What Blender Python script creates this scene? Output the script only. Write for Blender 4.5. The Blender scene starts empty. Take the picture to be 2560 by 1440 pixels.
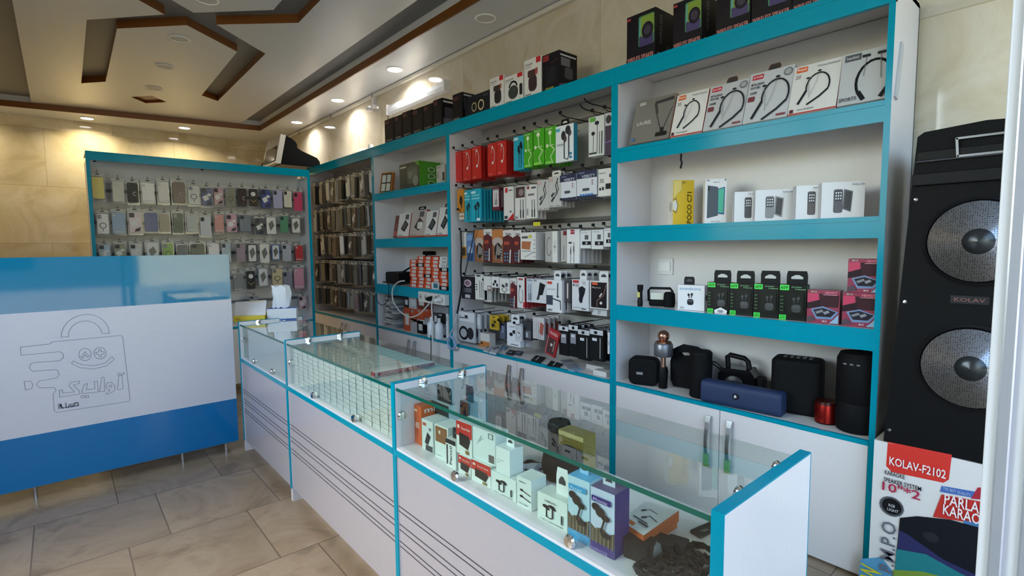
import bpy, math, random
from mathutils import Vector as V, Matrix as MX
random.seed(7)
SC = bpy.context.scene
COL = SC.collection
H = 1.15
R = math.radians
# ---------------------------------------------------------------- camera
F_PX, YAW, PITCH, ROLL = 1295.1, .854, .0806, -.0095
cy, sy, cp, sp = math.cos(YAW), math.sin(YAW), math.cos(PITCH), math.sin(PITCH)
_f = V((-sy, cy, 0)); _r = V((cy, sy, 0)); _u = V((0, 0, 1))
CF = _f*cp - _u*sp; _u2 = _u*cp + _f*sp
CR = _r*math.cos(ROLL) + _u2*math.sin(ROLL); CU = _u2*math.cos(ROLL) - _r*math.sin(ROLL)
cam = bpy.data.cameras.new('camera'); cam.sensor_width = 36; cam.lens = F_PX*36/2560; cam.clip_start = .02
camo = bpy.data.objects.new('camera', cam); COL.objects.link(camo)
camo.matrix_world = MX(((CR.x, CU.x, -CF.x, 0), (CR.y, CU.y, -CF.y, 0), (CR.z, CU.z, -CF.z, H), (0, 0, 0, 1)))
SC.camera = camo
# ---------------------------------------------------------------- light and exposure
SC.view_settings.view_transform = 'Standard'; SC.view_settings.look = 'None'
SC.view_settings.gamma = 1; SC.view_settings.use_curve_mapping = False
SC.view_settings.exposure = EXPOSURE = 0.8
SC.cycles.transparent_max_bounces = 24
SC.cycles.max_bounces = 10
SC.cycles.sample_clamp_indirect = 10
SC.cycles.caustics_reflective = False
SC.cycles.use_denoising = True
W = bpy.data.worlds.new('sky'); SC.world = W; W.use_nodes = True
nt = W.node_tree; bg = nt.nodes['Background']
sky = nt.nodes.new('ShaderNodeTexSky'); sky.sky_type = 'NISHITA'; sky.sun_disc = False
sky.sun_elevation = R(50); sky.sun_rotation = R(200); sky.dust_density = 2.5
nt.links.new(sky.outputs[0], bg.inputs[0]); bg.inputs[1].default_value = .8
sun = bpy.data.lights.new('sun', 'SUN'); sun.energy = 20; sun.angle = R(.6); sun.color = (1, .95, .88)
suno = bpy.data.objects.new('sun', sun); COL.objects.link(suno)
suno.rotation_euler = V((.75, -.35, -.95)).to_track_quat('-Z', 'Y').to_euler()   # shines from behind the shop onto the street
por = bpy.data.lights.new('daylight_portal', 'AREA'); por.shape = 'RECTANGLE'; por.size = 2.6; por.size_y = 4.4
por.cycles.is_portal = True
poro = bpy.data.objects.new('daylight_portal', por); COL.objects.link(poro)
por2 = por.copy(); por2.size = 1.9; por2.size_y = 1.4; poro2 = bpy.data.objects.new('daylight_portal', por2); COL.objects.link(poro2)
poro2.location = (-1.95, -1.47, 1.8); poro2.rotation_euler = (R(90), 0, 0)  # portal for daylight through the added side window
poro.location = (.98, .45, 1.32); poro.rotation_euler = V((-1, 0, 0)).to_track_quat('-Z', 'Y').to_euler()
# ---------------------------------------------------------------- measuring: rays of the photograph's pixels onto known planes
def ray(px, py): return CF + CR*((px-1280)/F_PX) - CU*((py-720)/F_PX)
C0 = V((0, 0, H))
def onx(px, py, x): d = ray(px, py); return C0 + d*(x/d.x)
def ony(px, py, y): d = ray(px, py); return C0 + d*(y/d.y)
def onz(px, py, z): d = ray(px, py); return C0 + d*((z-H)/d.z)
def onplane(px, py, p, n): d = ray(px, py); return C0 + d*((p-C0).dot(n)/d.dot(n))
ZM = {'': (0, 0, 1), '1': (0, 0, 2.977), '2': (640, 60, 2.977), '3': (200, 370, 3.348), '4': (760, 380, 2.879), '5': (1110, 240, 4), '6': (1110, 540, 3.6),
      '7': (1540, 0, 3.429), '8': (1540, 400, 3.13), 'a': (1520, 800, 3.429), 'b': (980, 900, 2.667), 'c': (1380, 1080, 3.879), 'd': (570, 720, 2.769),
      'e': (860, 0, 3.657), 'f': (930, 560, 4.5), 'g': (1110, 680, 6.545), 'h': (1320, 680, 5.538), 'i': (560, 700, 8), 'k': (2100, 280, 2.667), 'l': (2100, 820, 2.322), 'm': (1300, 1000, 5.142),
      'n': (780, 420, 6.545), 'o': (780, 620, 6.857)}
def zp(k, x, y): o = ZM[k]; return o[0]+x/o[2], o[1]+y/o[2]
# ---------------------------------------------------------------- materials
def lin(h):
    h = h.lstrip('#'); h = h if len(h) == 6 else ''.join(q*2 for q in h); c = [int(h[i:i+2], 16)/255 for i in (0, 2, 4)]
    return [x/12.92 if x <= .04045 else ((x+.055)/1.055)**2.4 for x in c]
_M = {}
def P(h, rough=.5, metal=0, coat=0, emit=0, spec=.5):
    if spec == .5 and sum(lin(h)) < .08 and not metal: spec = .2
    k = (h, rough, metal, coat, emit, spec)
    if k in _M: return _M[k]
    m = bpy.data.materials.new('paint_'+h.strip('#')); m.use_nodes = True; t = m.node_tree; b = t.nodes['Principled BSDF']
    c = (*lin(h), 1)
    n = t.nodes.new('ShaderNodeTexNoise'); n.inputs['Scale'].default_value = 35; n.inputs['Detail'].default_value = 2
    mx = t.nodes.new('ShaderNodeMix'); mx.data_type = 'RGBA'
    mx.inputs[6].default_value = c; mx.inputs[7].default_value = (*[x*.94 for x in c[:3]], 1)
    t.links.new(n.outputs[0], mx.inputs[0]); t.links.new(mx.outputs[2], b.inputs['Base Color'])
    b.inputs['Roughness'].default_value = rough; b.inputs['Metallic'].default_value = metal
    b.inputs['Specular IOR Level'].default_value = spec
    b.inputs['Coat Weight'].default_value = coat; b.inputs['Coat Roughness'].default_value = .04
    if emit:
        b.inputs['Emission Color'].default_value = c; b.inputs['Emission Strength'].default_value = emit
    _M[k] = m; return m
def glassy(name, tint, refl=1.0, alpha=0.0, rough=0.0, ior=1.45):
    if name in _M: return _M[name]
    m = bpy.data.materials.new(name); m.use_nodes = True; t = m.node_tree; t.nodes.clear()
    o = t.nodes.new('ShaderNodeOutputMaterial'); tr = t.nodes.new('ShaderNodeBsdfTransparent'); tr.inputs[0].default_value = (*tint, 1)
    gl = t.nodes.new('ShaderNodeBsdfGlossy'); gl.inputs['Roughness'].default_value = rough; gl.inputs[0].default_value = (1, 1, 1, 1)
    fr = t.nodes.new('ShaderNodeFresnel'); fr.inputs[0].default_value = ior
    ge = t.nodes.new('ShaderNodeNewGeometry'); bk = t.nodes.new('ShaderNodeMath'); bk.operation = 'MULTIPLY_ADD'; bk.inputs[1].default_value = -refl; bk.inputs[2].default_value = refl
    t.links.new(ge.outputs['Backfacing'], bk.inputs[0])      # a pane reflects where a ray enters it
    mu = t.nodes.new('ShaderNodeMath'); mu.operation = 'MULTIPLY'; t.links.new(bk.outputs[0], mu.inputs[1])
    ms = t.nodes.new('ShaderNodeMixShader'); t.links.new(fr.outputs[0], mu.inputs[0]); t.links.new(mu.outputs[0], ms.inputs[0])
    t.links.new(tr.outputs[0], ms.inputs[1]); t.links.new(gl.outputs[0], ms.inputs[2])
    out = ms
    if alpha:
        df = t.nodes.new('ShaderNodeBsdfDiffuse'); df.inputs[0].default_value = (.75, .75, .74, 1)
        m2 = t.nodes.new('ShaderNodeMixShader'); m2.inputs[0].default_value = alpha
        t.links.new(ms.outputs[0], m2.inputs[1]); t.links.new(df.outputs[0], m2.inputs[2]); out = m2
    t.links.new(out.outputs[0], o.inputs[0]); _M[name] = m; return m
def nodemat(name):
    m = bpy.data.materials.new(name); m.use_nodes = True; t = m.node_tree
    return m, t, t.nodes['Principled BSDF'], t.nodes.new('ShaderNodeTexCoord')
def ramp(t, src, stops):
    r = t.nodes.new('ShaderNodeValToRGB'); e = r.color_ramp.elements
    while len(e) < len(stops): e.new(.5)
    for x, (p, c) in zip(e, stops): x.position = p; x.color = (*lin(c), 1)
    t.links.new(src, r.inputs[0]); return r
def marble(name, axes, off, bw, rh, stops, joint, rough, veins=3.0, bofs=.5, jw=.003):
    m, t, b, tc = nodemat(name)
    sx = t.nodes.new('ShaderNodeSeparateXYZ'); t.links.new(tc.outputs['Object'], sx.inputs[0])
    cb = t.nodes.new('ShaderNodeCombineXYZ')
    for i, a in enumerate(axes):
        ad = t.nodes.new('ShaderNodeMath'); ad.inputs[1].default_value = off[i]
        t.links.new(sx.outputs[a], ad.inputs[0]); t.links.new(ad.outputs[0], cb.inputs[i])
    br = t.nodes.new('ShaderNodeTexBrick'); br.offset = bofs
    for k, v in (('Scale', 1), ('Mortar Size', jw), ('Mortar Smooth', .1), ('Brick Width', bw), ('Row Height', rh), ('Bias', 0)): br.inputs[k].default_value = v
    br.inputs['Color1'].default_value = (0, 0, 0, 1); br.inputs['Color2'].default_value = (1, 1, 1, 1); br.inputs['Mortar'].default_value = (.5, .5, .5, 1)
    t.links.new(cb.outputs[0], br.inputs[0])
    no = t.nodes.new('ShaderNodeTexNoise'); no.inputs['Scale'].default_value = veins; no.inputs['Detail'].default_value = 7; no.inputs['Roughness'].default_value = .62; no.inputs['Distortion'].default_value = 1.1
    va = t.nodes.new('ShaderNodeVectorMath'); va.operation = 'MULTIPLY_ADD'; va.inputs[1].default_value = (7, 7, 7)
    t.links.new(br.outputs[0], va.inputs[0]); t.links.new(tc.outputs['Object'], va.inputs[2]); t.links.new(va.outputs[0], no.inputs[0])
    rp = ramp(t, no.outputs[0], stops)
    tn = t.nodes.new('ShaderNodeMix'); tn.data_type = 'RGBA'; tn.blend_type = 'MULTIPLY'
    rr = ramp(t, br.outputs[0], [(0, '#ebebeb'), (1, '#ffffff')]); tn.inputs[0].default_value = 1
    t.links.new(rp.outputs[0], tn.inputs[6]); t.links.new(rr.outputs[0], tn.inputs[7])
    jm = t.nodes.new('ShaderNodeMix'); jm.data_type = 'RGBA'; jm.inputs[7].default_value = (*lin(joint), 1)
    t.links.new(br.outputs['Fac'], jm.inputs[0]); t.links.new(tn.outputs[2], jm.inputs[6]); t.links.new(jm.outputs[2], b.inputs['Base Color'])
    b.inputs['Roughness'].default_value = rough
    return m
TEAL = P('#0092ac', .14, spec=.14); TEALD = P('#0583a6', .22)
WHITE = P('#e6e2e4', .16); WHITEM = P('#dcd8d6', .4); GREYP = P('#b9b5b0', .35)
STEEL = P('#c9ccd0', .22, 1); CHROME = P('#e8eaee', .06, 1); BLACK = P('#0b0b0d', .5, spec=.22); BLK2 = P('#0f0f11', .7, spec=.15); RAIL = P('#6f6d6b', .4)
GLASS = glassy('clear_glass', (.93, .98, .96), 1.5); GEDGE = P('#0b5a4c', .08, spec=.9)
BAG = glassy('clear_plastic', (.985, .985, .985), 1.0, .02, .1)
# ---------------------------------------------------------------- mesh builder
class B:
    def __init__(s): s.v = []; s.f = []; s.m = []; s.ms = []
    def mi(s, m):
        if m not in s.ms: s.ms.append(m)
        return s.ms.index(m)
    def add(s, vs, fs, m):
        o = len(s.v); s.v += [tuple(x) for x in vs]; i = s.mi(m)
        for f in fs: s.f.append([o+k for k in f]); s.m.append(i)
        return s
    def box(s, a, b, m, M=None, taper=None):
        (x0, y0, z0), (x1, y1, z1) = a, b
        vs = [V((x, y, z)) for z in (z0, z1) for y in (y0, y1) for x in (x0, x1)]
        if M: vs = [M @ v for v in vs]
        return s.add(vs, [(0, 2, 3, 1), (4, 5, 7, 6), (0, 1, 5, 4), (2, 6, 7, 3), (0, 4, 6, 2), (1, 3, 7, 5)], m)
    def poly(s, pts, m): return s.add(pts, [list(range(len(pts)))], m)
    def prism(s, pts, d, m, cap=None):          # pts: 3-D outline, d: extrusion vector
        n = len(pts); d = V(d); q = [V(p) for p in pts]
        s.add(q + [p+d for p in q], [[i, (i+1) % n, n+(i+1) % n, n+i] for i in range(n)], m)
        s.add(q, [list(range(n))[::-1]], cap or m); return s.add([p+d for p in q], [list(range(n))], cap or m)
    def lathe(s, prof, m, n=24, c=(0, 0, 0), ax='z'):
        vs = []; fs = []
        for r, h in prof:
            for i in range(n):
                a = 2*math.pi*i/n; x, y = r*math.cos(a), r*math.sin(a)
                p = {'z': (x, y, h), 'y': (x, h, y), 'x': (h, x, y)}[ax]
                vs.append((p[0]+c[0], p[1]+c[1], p[2]+c[2]))
        for j in range(len(prof)-1):
            for i in range(n): fs.append((j*n+i, j*n+(i+1) % n, (j+1)*n+(i+1) % n, (j+1)*n+i))
        s.add(vs, fs, m)
        for j in (0, len(prof)-1):
            if prof[j][0] > 1e-4: s.add(vs[j*n:j*n+n], [list(range(n))], m)
        return s
    def tube(s, pts, r, m, n=8):
        pts = [V(p) for p in pts]; vs = []; fs = []; up = None
        for i, p in enumerate(pts):
            t = (pts[min(i+1, len(pts)-1)] - pts[max(i-1, 0)]).normalized()
            if up is None: up = t.orthogonal().normalized()
            up = (up - t*up.dot(t)).normalized() if (up - t*up.dot(t)).length > 1e-6 else t.orthogonal().normalized()
            b = t.cross(up); rr = r[i] if isinstance(r, (list, tuple)) else r
            for k in range(n): a = 2*math.pi*k/n; vs.append(p + up*math.cos(a)*rr + b*math.sin(a)*rr)
        for j in range(len(pts)-1):
            for k in range(n): fs.append((j*n+k, j*n+(k+1) % n, (j+1)*n+(k+1) % n, (j+1)*n+k))
        fs += [list(range(n))[::-1], list(range(len(vs)-n, len(vs)))]
        return s.add(vs, fs, m)
    def mesh(s, name):
        me = bpy.data.meshes.new(name); me.from_pydata(s.v, [], s.f)
        for m in s.ms: me.materials.append(m)
        me.polygons.foreach_set('material_index', s.m); me.update(); return me
    def obj(s, name, parent=None, M=None, smooth=None, bev=0, seg=2, **kw):
        me = s.mesh(name); o = bpy.data.objects.new(name, me); COL.objects.link(o)
        if smooth is not None:
            me.shade_smooth(); o.modifiers.new('w', 'WEIGHTED_NORMAL') if False else None
            bpy_smooth(me, smooth)
        if bev:
            d = o.modifiers.new('bevel', 'BEVEL'); d.width = bev; d.segments = seg; d.limit_method = 'ANGLE'; d.angle_limit = R(40)
        if parent: o.parent = parent
        if M is not None: o.matrix_local = M
        return props(o, **kw)
def bpy_smooth(me, deg):
    import bmesh
    bm = bmesh.new(); bm.from_mesh(me); bmesh.ops.remove_doubles(bm, verts=bm.verts, dist=1e-5)
    for e in bm.edges: e.smooth = not (len(e.link_faces) == 2 and e.calc_face_angle(0) > R(deg))
    for f in bm.faces: f.smooth = True
    bmesh.ops.recalc_face_normals(bm, faces=bm.faces)
    bm.to_mesh(me); bm.free()
def props(o, label=None, cat=None, group=None, kind=None):
    if label: o['label'] = label
    if cat: o['category'] = cat
    if group: o['group'] = group
    if kind: o['kind'] = kind
    return o
def empty(name, loc=(0, 0, 0), **kw):
    o = bpy.data.objects.new(name, None); COL.objects.link(o); o.empty_display_size = .05; o.location = loc; return props(o, **kw)
def boxo(name, a, b, m, parent=None, bev=0, **kw): return B().box(a, b, m).obj(name, parent, bev=bev, **kw)
def struct(o): o['kind'] = 'structure'; return o
def dup(root, M=None, **kw):
    c = root.copy(); COL.objects.link(c)
    for ch in root.children:
        d = ch.copy(); COL.objects.link(d); d.parent = c; d.matrix_parent_inverse = ch.matrix_parent_inverse
        for g in ch.children: e = g.copy(); COL.objects.link(e); e.parent = d
    if M is not None: c.matrix_world = M
    return props(c, **kw)
ORD = 'first second third fourth fifth sixth seventh eighth ninth tenth eleventh twelfth thirteenth fourteenth fifteenth sixteenth seventeenth eighteenth nineteenth twentieth'.split()
# ---------------------------------------------------------------- flat printed graphics on a face (fractions of the face)
_T = {}
def textgeo(s):
    if s not in _T:
        c = bpy.data.curves.new('lettering', 'FONT'); c.body = s; c.resolution_u = 2; c.offset = .012
        o = bpy.data.objects.new('lettering', c); me = bpy.data.meshes.new_from_object(o)
        vs = [v.co.copy() for v in me.vertices]; fs = [list(p.vertices) for p in me.polygons]
        x0, x1 = min(v.x for v in vs), max(v.x for v in vs); y0, y1 = min(v.y for v in vs), max(v.y for v in vs)
        _T[s] = ([((v.x-x0)/(x1-x0), (v.y-y0)/(y1-y0)) for v in vs], fs)
        bpy.data.objects.remove(o); bpy.data.curves.remove(c); bpy.data.meshes.remove(me)
    return _T[s]
def rrect(x0, z0, x1, z1, r, ar=1, n=4):        # ar: width/height of the face
    out = []; rx, rz = r, r*ar
    for cx, cz, a0 in ((x1-rx, z0+rz, -90), (x1-rx, z1-rz, 0), (x0+rx, z1-rz, 90), (x0+rx, z0+rz, 180)):
        for i in range(n+1): a = R(a0+90*i/n); out.append((cx+rx*math.cos(a), cz+rz*math.sin(a)))
    return out
def strokepolys(pts, w):
    q = []
    for (x0, y0), (x1, y1) in zip(pts, pts[1:]):
        dx, dy = x1-x0, y1-y0; l = math.hypot(dx, dy) or 1; nx, ny = -dy/l*w/2, dx/l*w/2; ex, ey = dx/l*w*.25, dy/l*w*.25
        q.append([(x0+nx-ex, y0+ny-ey), (x0-nx-ex, y0-ny-ey), (x1-nx+ex, y1-ny+ey), (x1+nx+ex, y1+ny+ey)])
    return q
def draw(b, gfx, w, h, face, rough=.45, lift=.0004, k0=0):
    """face(x, z, off) -> point of the face at metres x, z lifted by off"""
    k = k0
    for g in gfx:
        k += 1; off = lift*k; t = g[0]; m = g[-1] if not isinstance(g[-1], str) else P(g[-1], rough)
        if t == 'r': polys = [[(g[1], g[2]), (g[3], g[2]), (g[3], g[4]), (g[1], g[4])]]
        elif t == 'R': polys = [rrect(*g[1:6], ar=w/h)]
        elif t == 'e': polys = [[(g[1]+g[3]*math.cos(a*math.pi/8), g[2]+g[4]*math.sin(a*math.pi/8)) for a in range(16)]]
        elif t == 'p': polys = [g[1]]
        elif t == 'l':
            polys = [[(x/w, z/h) for x, z in p] for p in strokepolys([(x*w, z*h) for x, z in g[1]], g[2]*w)]
        elif t == 't':
            vs, fs = textgeo(g[1]); x0, z0, x1, z1 = g[2:6]
            if len(g) == 8 and g[6] == 'v': q = [face((x0+(x1-x0)*(1-v))*w, (z0+(z1-z0)*u)*h, off) for u, v in vs]
            else: q = [face((x0+(x1-x0)*u)*w, (z0+(z1-z0)*v)*h, off) for u, v in vs]
            b.add(q, fs, m); continue
        for p in polys: b.poly([face(x*w, z*h, off) for x, z in p], m)
def arc(cx, cz, rx, rz, a0, a1, n=10): return [(cx+rx*math.cos(R(a0+(a1-a0)*i/n)), cz+rz*math.sin(R(a0+(a1-a0)*i/n))) for i in range(n+1)]
def sub(g, x0, z0, x1, z1):                     # fit a drawing made in the unit square into a rectangle
    fx = lambda x: x0+(x1-x0)*x
    fz = lambda z: z0+(z1-z0)*z
    o = []
    for q in g:
        if q[0] in 'rR': o.append((q[0], fx(q[1]), fz(q[2]), fx(q[3]), fz(q[4]), *([q[5]*(x1-x0)] if q[0] == 'R' else []), q[-1]))
        elif q[0] == 'e': o.append(('e', fx(q[1]), fz(q[2]), q[3]*(x1-x0), q[4]*(z1-z0), q[-1]))
        elif q[0] == 'p': o.append(('p', [(fx(a), fz(b)) for a, b in q[1]], q[-1]))
        elif q[0] == 'l': o.append(('l', [(fx(a), fz(b)) for a, b in q[1]], q[2]*(x1-x0), q[-1]))
        elif q[0] == 't': o.append(('t', q[1], fx(q[2]), fz(q[3]), fx(q[4]), fz(q[5]), *q[6:]))
    return o
def g_ear(c, c2=None):                           # two in-ear phones with stems and a plug
    c2 = c2 or c
    return [('e', .3, .72, .16, .13, c), ('e', .43, .62, .1, .09, c2), ('l', [(.36, .66), (.36, .1)], .07, c), ('e', .62, .85, .18, .12, c), ('e', .76, .76, .1, .08, c2),
            ('l', [(.68, .8), (.68, .15)], .07, c), ('l', [(.68, .15), (.6, .05), (.36, .1)], .04, c)]
def g_hook(c):                                   # earpiece on a curled cord
    return [('e', .3, .88, .12, .06, c), ('l', arc(.3, .5, .4, .38, 80, -60), .08, c), ('e', .36, .15, .16, .07, c), ('l', [(.22, .9), (.2, .62)], .05, c)]
def g_neck(c, f=0):                              # neckband headset
    return [('l', arc(.62, .52, .36, .36, 195, -30, 16), .045, c), ('l', [(.27, .42), (.06, .08)], .075, c), ('l', [(.94, .36), (.72, .2), (.36, .02)], .06, c),
            ('e', .28, .78, .06, .025, c), ('e', .62, .93, .06, .025, c), ('l', [(.28, .76), (.36, .5), (.4, .2)], .012, '#77767a'), ('l', [(.62, .9), (.56, .6), (.44, .3)], .012, '#77767a')]
def g_cable(c): return [('l', [(.3, .05), (.3, .42)], .12, c), ('l', [(.3, .4), (.3, .95)], .05, c), ('l', [(.62, .05), (.62, .42)], .12, c), ('l', [(.62, .4), (.62, .95)], .05, c)]
def g_bank(c, c2): return [('p', [(.1, .3), (.55, .05), (.9, .6), (.5, .95)], c), ('p', [(.2, .36), (.5, .2), (.78, .6), (.5, .82)], c2)]
def g_buds(c, c2): return [('R', .2, .05, .8, .5, .2, c), ('R', .26, .28, .74, .46, .1, c2), ('e', .34, .8, .1, .1, c), ('l', [(.36, .8), (.38, .58)], .07, c), ('e', .64, .85, .1, .1, c), ('l', [(.62, .85), (.6, .6)], .07, c)]
def g_nok(c, c2):
    g = [('R', .08, .05, .5, .95, .1, c), ('R', .12, .5, .46, .9, .05, c2), ('p', [(.54, .95), (.5, .2), (.86, .08), (.93, .86)], c), ('p', [(.6, .88), (.56, .24), (.82, .15), (.88, .82)], c2)]
    return g + [('r', .16+.1*i, .56+.11*j, .22+.1*i, .62+.11*j, '#e8e8ea') for i in range(3) for j in range(3)]
# ---------------------------------------------------------------- cartons
def place(k, xl, yt, xr, yb, y=None, z0=None, ang=0, tilt=0, xp=None, ybr=None, at=None):
    """local frame of a carton whose front shows at the given pixels: bottom edge on plane y (or at 'at'), turned by ang, leaning back by tilt"""
    L, T = zp(k, xl, yt); Rr, Bt = zp(k, xr, yb); Br = zp(k, xr, ybr)[1] if ybr is not None else Bt
    p = V(at) if at else (onx(L, Bt, xp) if xp is not None else ony(L, Bt, y))
    if z0 is not None: p.z = z0
    u = V((math.cos(R(ang)), math.sin(R(ang)), 0)); n = V((-u.y, u.x, 0))
    kz = (n*math.sin(R(tilt)) + V((0, 0, 1))*math.cos(R(tilt))).normalized(); nn = u.cross(kz)
    w = (onplane(Rr, Br, p, nn)-p).dot(u); h = (onplane(L, T, p, nn)-p).dot(kz)
    d = kz.cross(u)
    return MX(((u.x, d.x, kz.x, p.x), (u.y, d.y, kz.y, p.y), (u.z, d.z, kz.z, p.z), (0, 0, 0, 1))), w, h
def carton(name, pl, d, body, gfx=(), label='', cat='box', group=None, side=None, sgfx=(), top=None, lgfx=(), left=None, back=None, tab=None, bottom=None, rough=.4):
    M, w, h = pl; w = max(w, .004); h = max(h, .004); b = B()
    m = P(body, rough); s_ = P(side, rough) if side else m; t_ = P(top, rough) if top else m; l_ = P(left, rough) if left else m; bo = P(bottom, rough) if bottom else m
    v = [(0, 0, 0), (w, 0, 0), (w, d, 0), (0, d, 0), (0, 0, h), (w, 0, h), (w, d, h), (0, d, h)]
    b.add(v, [(0, 1, 5, 4)], m); b.add(v, [(1, 2, 6, 5)], s_); b.add(v, [(2, 3, 7, 6)], m); b.add(v, [(3, 0, 4, 7)], l_); b.add(v, [(4, 5, 6, 7)], t_); b.add(v, [(3, 2, 1, 0)], bo)
    draw(b, gfx, w, h, lambda x, z, o: (x, -o, z), rough)
    draw(b, sgfx, d, h, lambda x, z, o: (w+o, x, z), rough)
    draw(b, lgfx, d, h, lambda x, z, o: (-o, d-x, z), rough)
    o = b.obj(name, M=M, label=label, cat=cat, group=group)
    if tab:
        x0, x1, th, c = tab; q = B()
        q.prism([(w*x, d*.5, h+z*th) for x, z in ((x0, 0), (x1, 0), (x1, .7), (x1-.04, 1), (x0+.04, 1), (x0, .7))], (0, .0012, 0), P(c))
        cx = (x0+x1)/2; hw = (x1-x0)*.28
        q.prism([(w*x, d*.5-.0008, h+z*th) for x, z in ((cx-hw, .4), (cx+hw, .4), (cx+hw, .55), (cx+hw*.3, .7), (cx-hw*.3, .7), (cx-hw, .55))], (0, .0006, 0), P('#3a3a3c' if c != '#111114' else '#c9c9c4'))
        q.obj('hang_tab', o)
    return o
# ================================================================ the room
YW, XW, YL, ZS, ZP, ZU = 2.33, -7.66, -1.35, 2.588, 2.647, 2.705
XFR = .9
CEIL = P('#d2d4d6', .3); BROWN = P('#74461c', .3)
STW = [(.25, '#bfae8c'), (.42, '#dacdb2'), (.55, '#e4dac6'), (.7, '#d2c3a4')]
m_wr = marble('marble_tiles_cream', (0, 2), (.62, .005), 1.29, .645, STW, '#c2b396', .07, 2.2)
m_wb = marble('marble_tiles_honey', (1, 2), (.05, .01), 1.2, .62, [(.25, '#b3a27a'), (.42, '#d2c29a'), (.55, '#ddd0ae'), (.7, '#c6b58c')], '#b09e7a', .07, 2.0)
m_fl = marble('stone_floor_tiles', (1, 0), (.146, 2.43+.465*20), .42, .465, [(.25, '#75634f'), (.42, '#947f68'), (.55, '#a08c76'), (.72, '#826f5a')], '#6b5a49', .25, 3.2, .33, .0025)
m_fl.node_tree.nodes['Principled BSDF'].inputs['Specular IOR Level'].default_value = .35
struct(boxo('floor', (XW-.1, YL-.1, -.06), (XFR+.06, YW+.1, 0), m_fl))
struct(boxo('wall_right', (XW-.1, YW, 0), (XFR+.06, YW+.1, 2.9), m_wr))
struct(boxo('wall_back', (XW-.1, YL-.1, 0), (XW, YW, 2.9), m_wb))
WX0, WX1 = -2.9, -1.0  # opening for the added side window
struct(B().box((XW, YL-.1, 0), (WX0, YL, 2.9), m_wr).box((WX1, YL-.1, 0), (XFR+.06, YL, 2.9), m_wr).box((WX0, YL-.1, 2.5), (WX1, YL, 2.9), m_wr).box((WX0, YL-.1, 0), (WX1, YL, 1.1), m_wr).obj('wall_left'))
# ceiling: upper slab, dropped border, floating plate with the cut-out channels
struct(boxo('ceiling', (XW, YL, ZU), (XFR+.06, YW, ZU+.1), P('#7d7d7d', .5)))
YT, YT2 = 1.95, -.6
bx = lambda y: -7.30+.173*(y+.352)
b = B()
b.prism([(XW, YT, ZS), (XFR+.06, YT, ZS), (XFR+.06, YW, ZS), (XW, YW, ZS)], (0, 0, ZU-ZS), CEIL)
b.prism([(XW, YT2, ZS), (bx(YT2), YT2, ZS), (bx(YT), YT, ZS), (XW, YT, ZS)], (0, 0, ZU-ZS), CEIL)
b.prism([(XW, YL, ZS), (XFR+.06, YL, ZS), (XFR+.06, YT2, ZS), (XW, YT2, ZS)], (0, 0, ZU-ZS), CEIL)
b.prism([(.55, YT2, ZS), (XFR+.06, YT2, ZS), (XFR+.06, YT, ZS), (.55, YT, ZS)], (0, 0, ZU-ZS), CEIL)
struct(b.obj('ceiling'))
b = B(); e = .012
b.prism([(bx(YT), YT-e, ZS-.001), (.55, YT-e, ZS-.001), (.55, YT, ZS-.001), (bx(YT), YT, ZS-.001)], (0, 0, ZP-ZS), BROWN)
b.prism([(bx(YT2)+e, YT2, ZS-.001), (bx(YT)+e, YT, ZS-.001), (bx(YT), YT, ZS-.001), (bx(YT2), YT2, ZS-.001)], (0, 0, ZP-ZS), BROWN)
b.prism([(bx(YT2), YT2, ZS-.001), (.55, YT2, ZS-.001), (.55, YT2+e, ZS-.001), (bx(YT2), YT2+e, ZS-.001)], (0, 0, ZP-ZS), BROWN)
struct(b.obj('trim_1'))
VOID = [(-6.151, .243), (-4.458, .228), (-4.044, .601), (-3.69, .198), (-2.02, .183), (-2.14, .348), (-3.597, .374), (-3.899, .736), (-3.535, 1.11), (-2.08, 1.1), (-1.89, 1.26),
        (-3.628, 1.294), (-4.003, .886), (-4.351, 1.292), (-6.022, 1.307), (-5.901, 1.142), (-4.443, 1.116), (-4.138, .737), (-4.501, .388), (-5.959, .405)]
DIA = [(-6.393, .626), (-6.212, .775), (-6.387, .92), (-6.566, .763)]
y0, y1 = -.12, 1.735
OUT = [(bx(y0)+e, y0), (.4, y0), (.4, y1), (bx(y1)+e, y1)]
from mathutils.geometry import tessellate_polygon
b = B(); loops = [OUT, VOID, DIA]; flat = [p for l in loops for p in l]
tri = tessellate_polygon([[V((*p, 0)) for p in l] for l in loops])
b.add([(*p, ZP) for p in flat], [list(t) for t in tri], CEIL)
for l, m in ((OUT, CEIL), (VOID, BROWN), (DIA, BROWN)):
    for p, q in zip(l, l[1:]+l[:1]): b.poly([(*p, ZP), (*q, ZP), (*q, ZU), (*p, ZU)], m)
b.poly([(*p, ZP+.02) for p in DIA], BROWN)
struct(b.obj('ceiling'))
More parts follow.
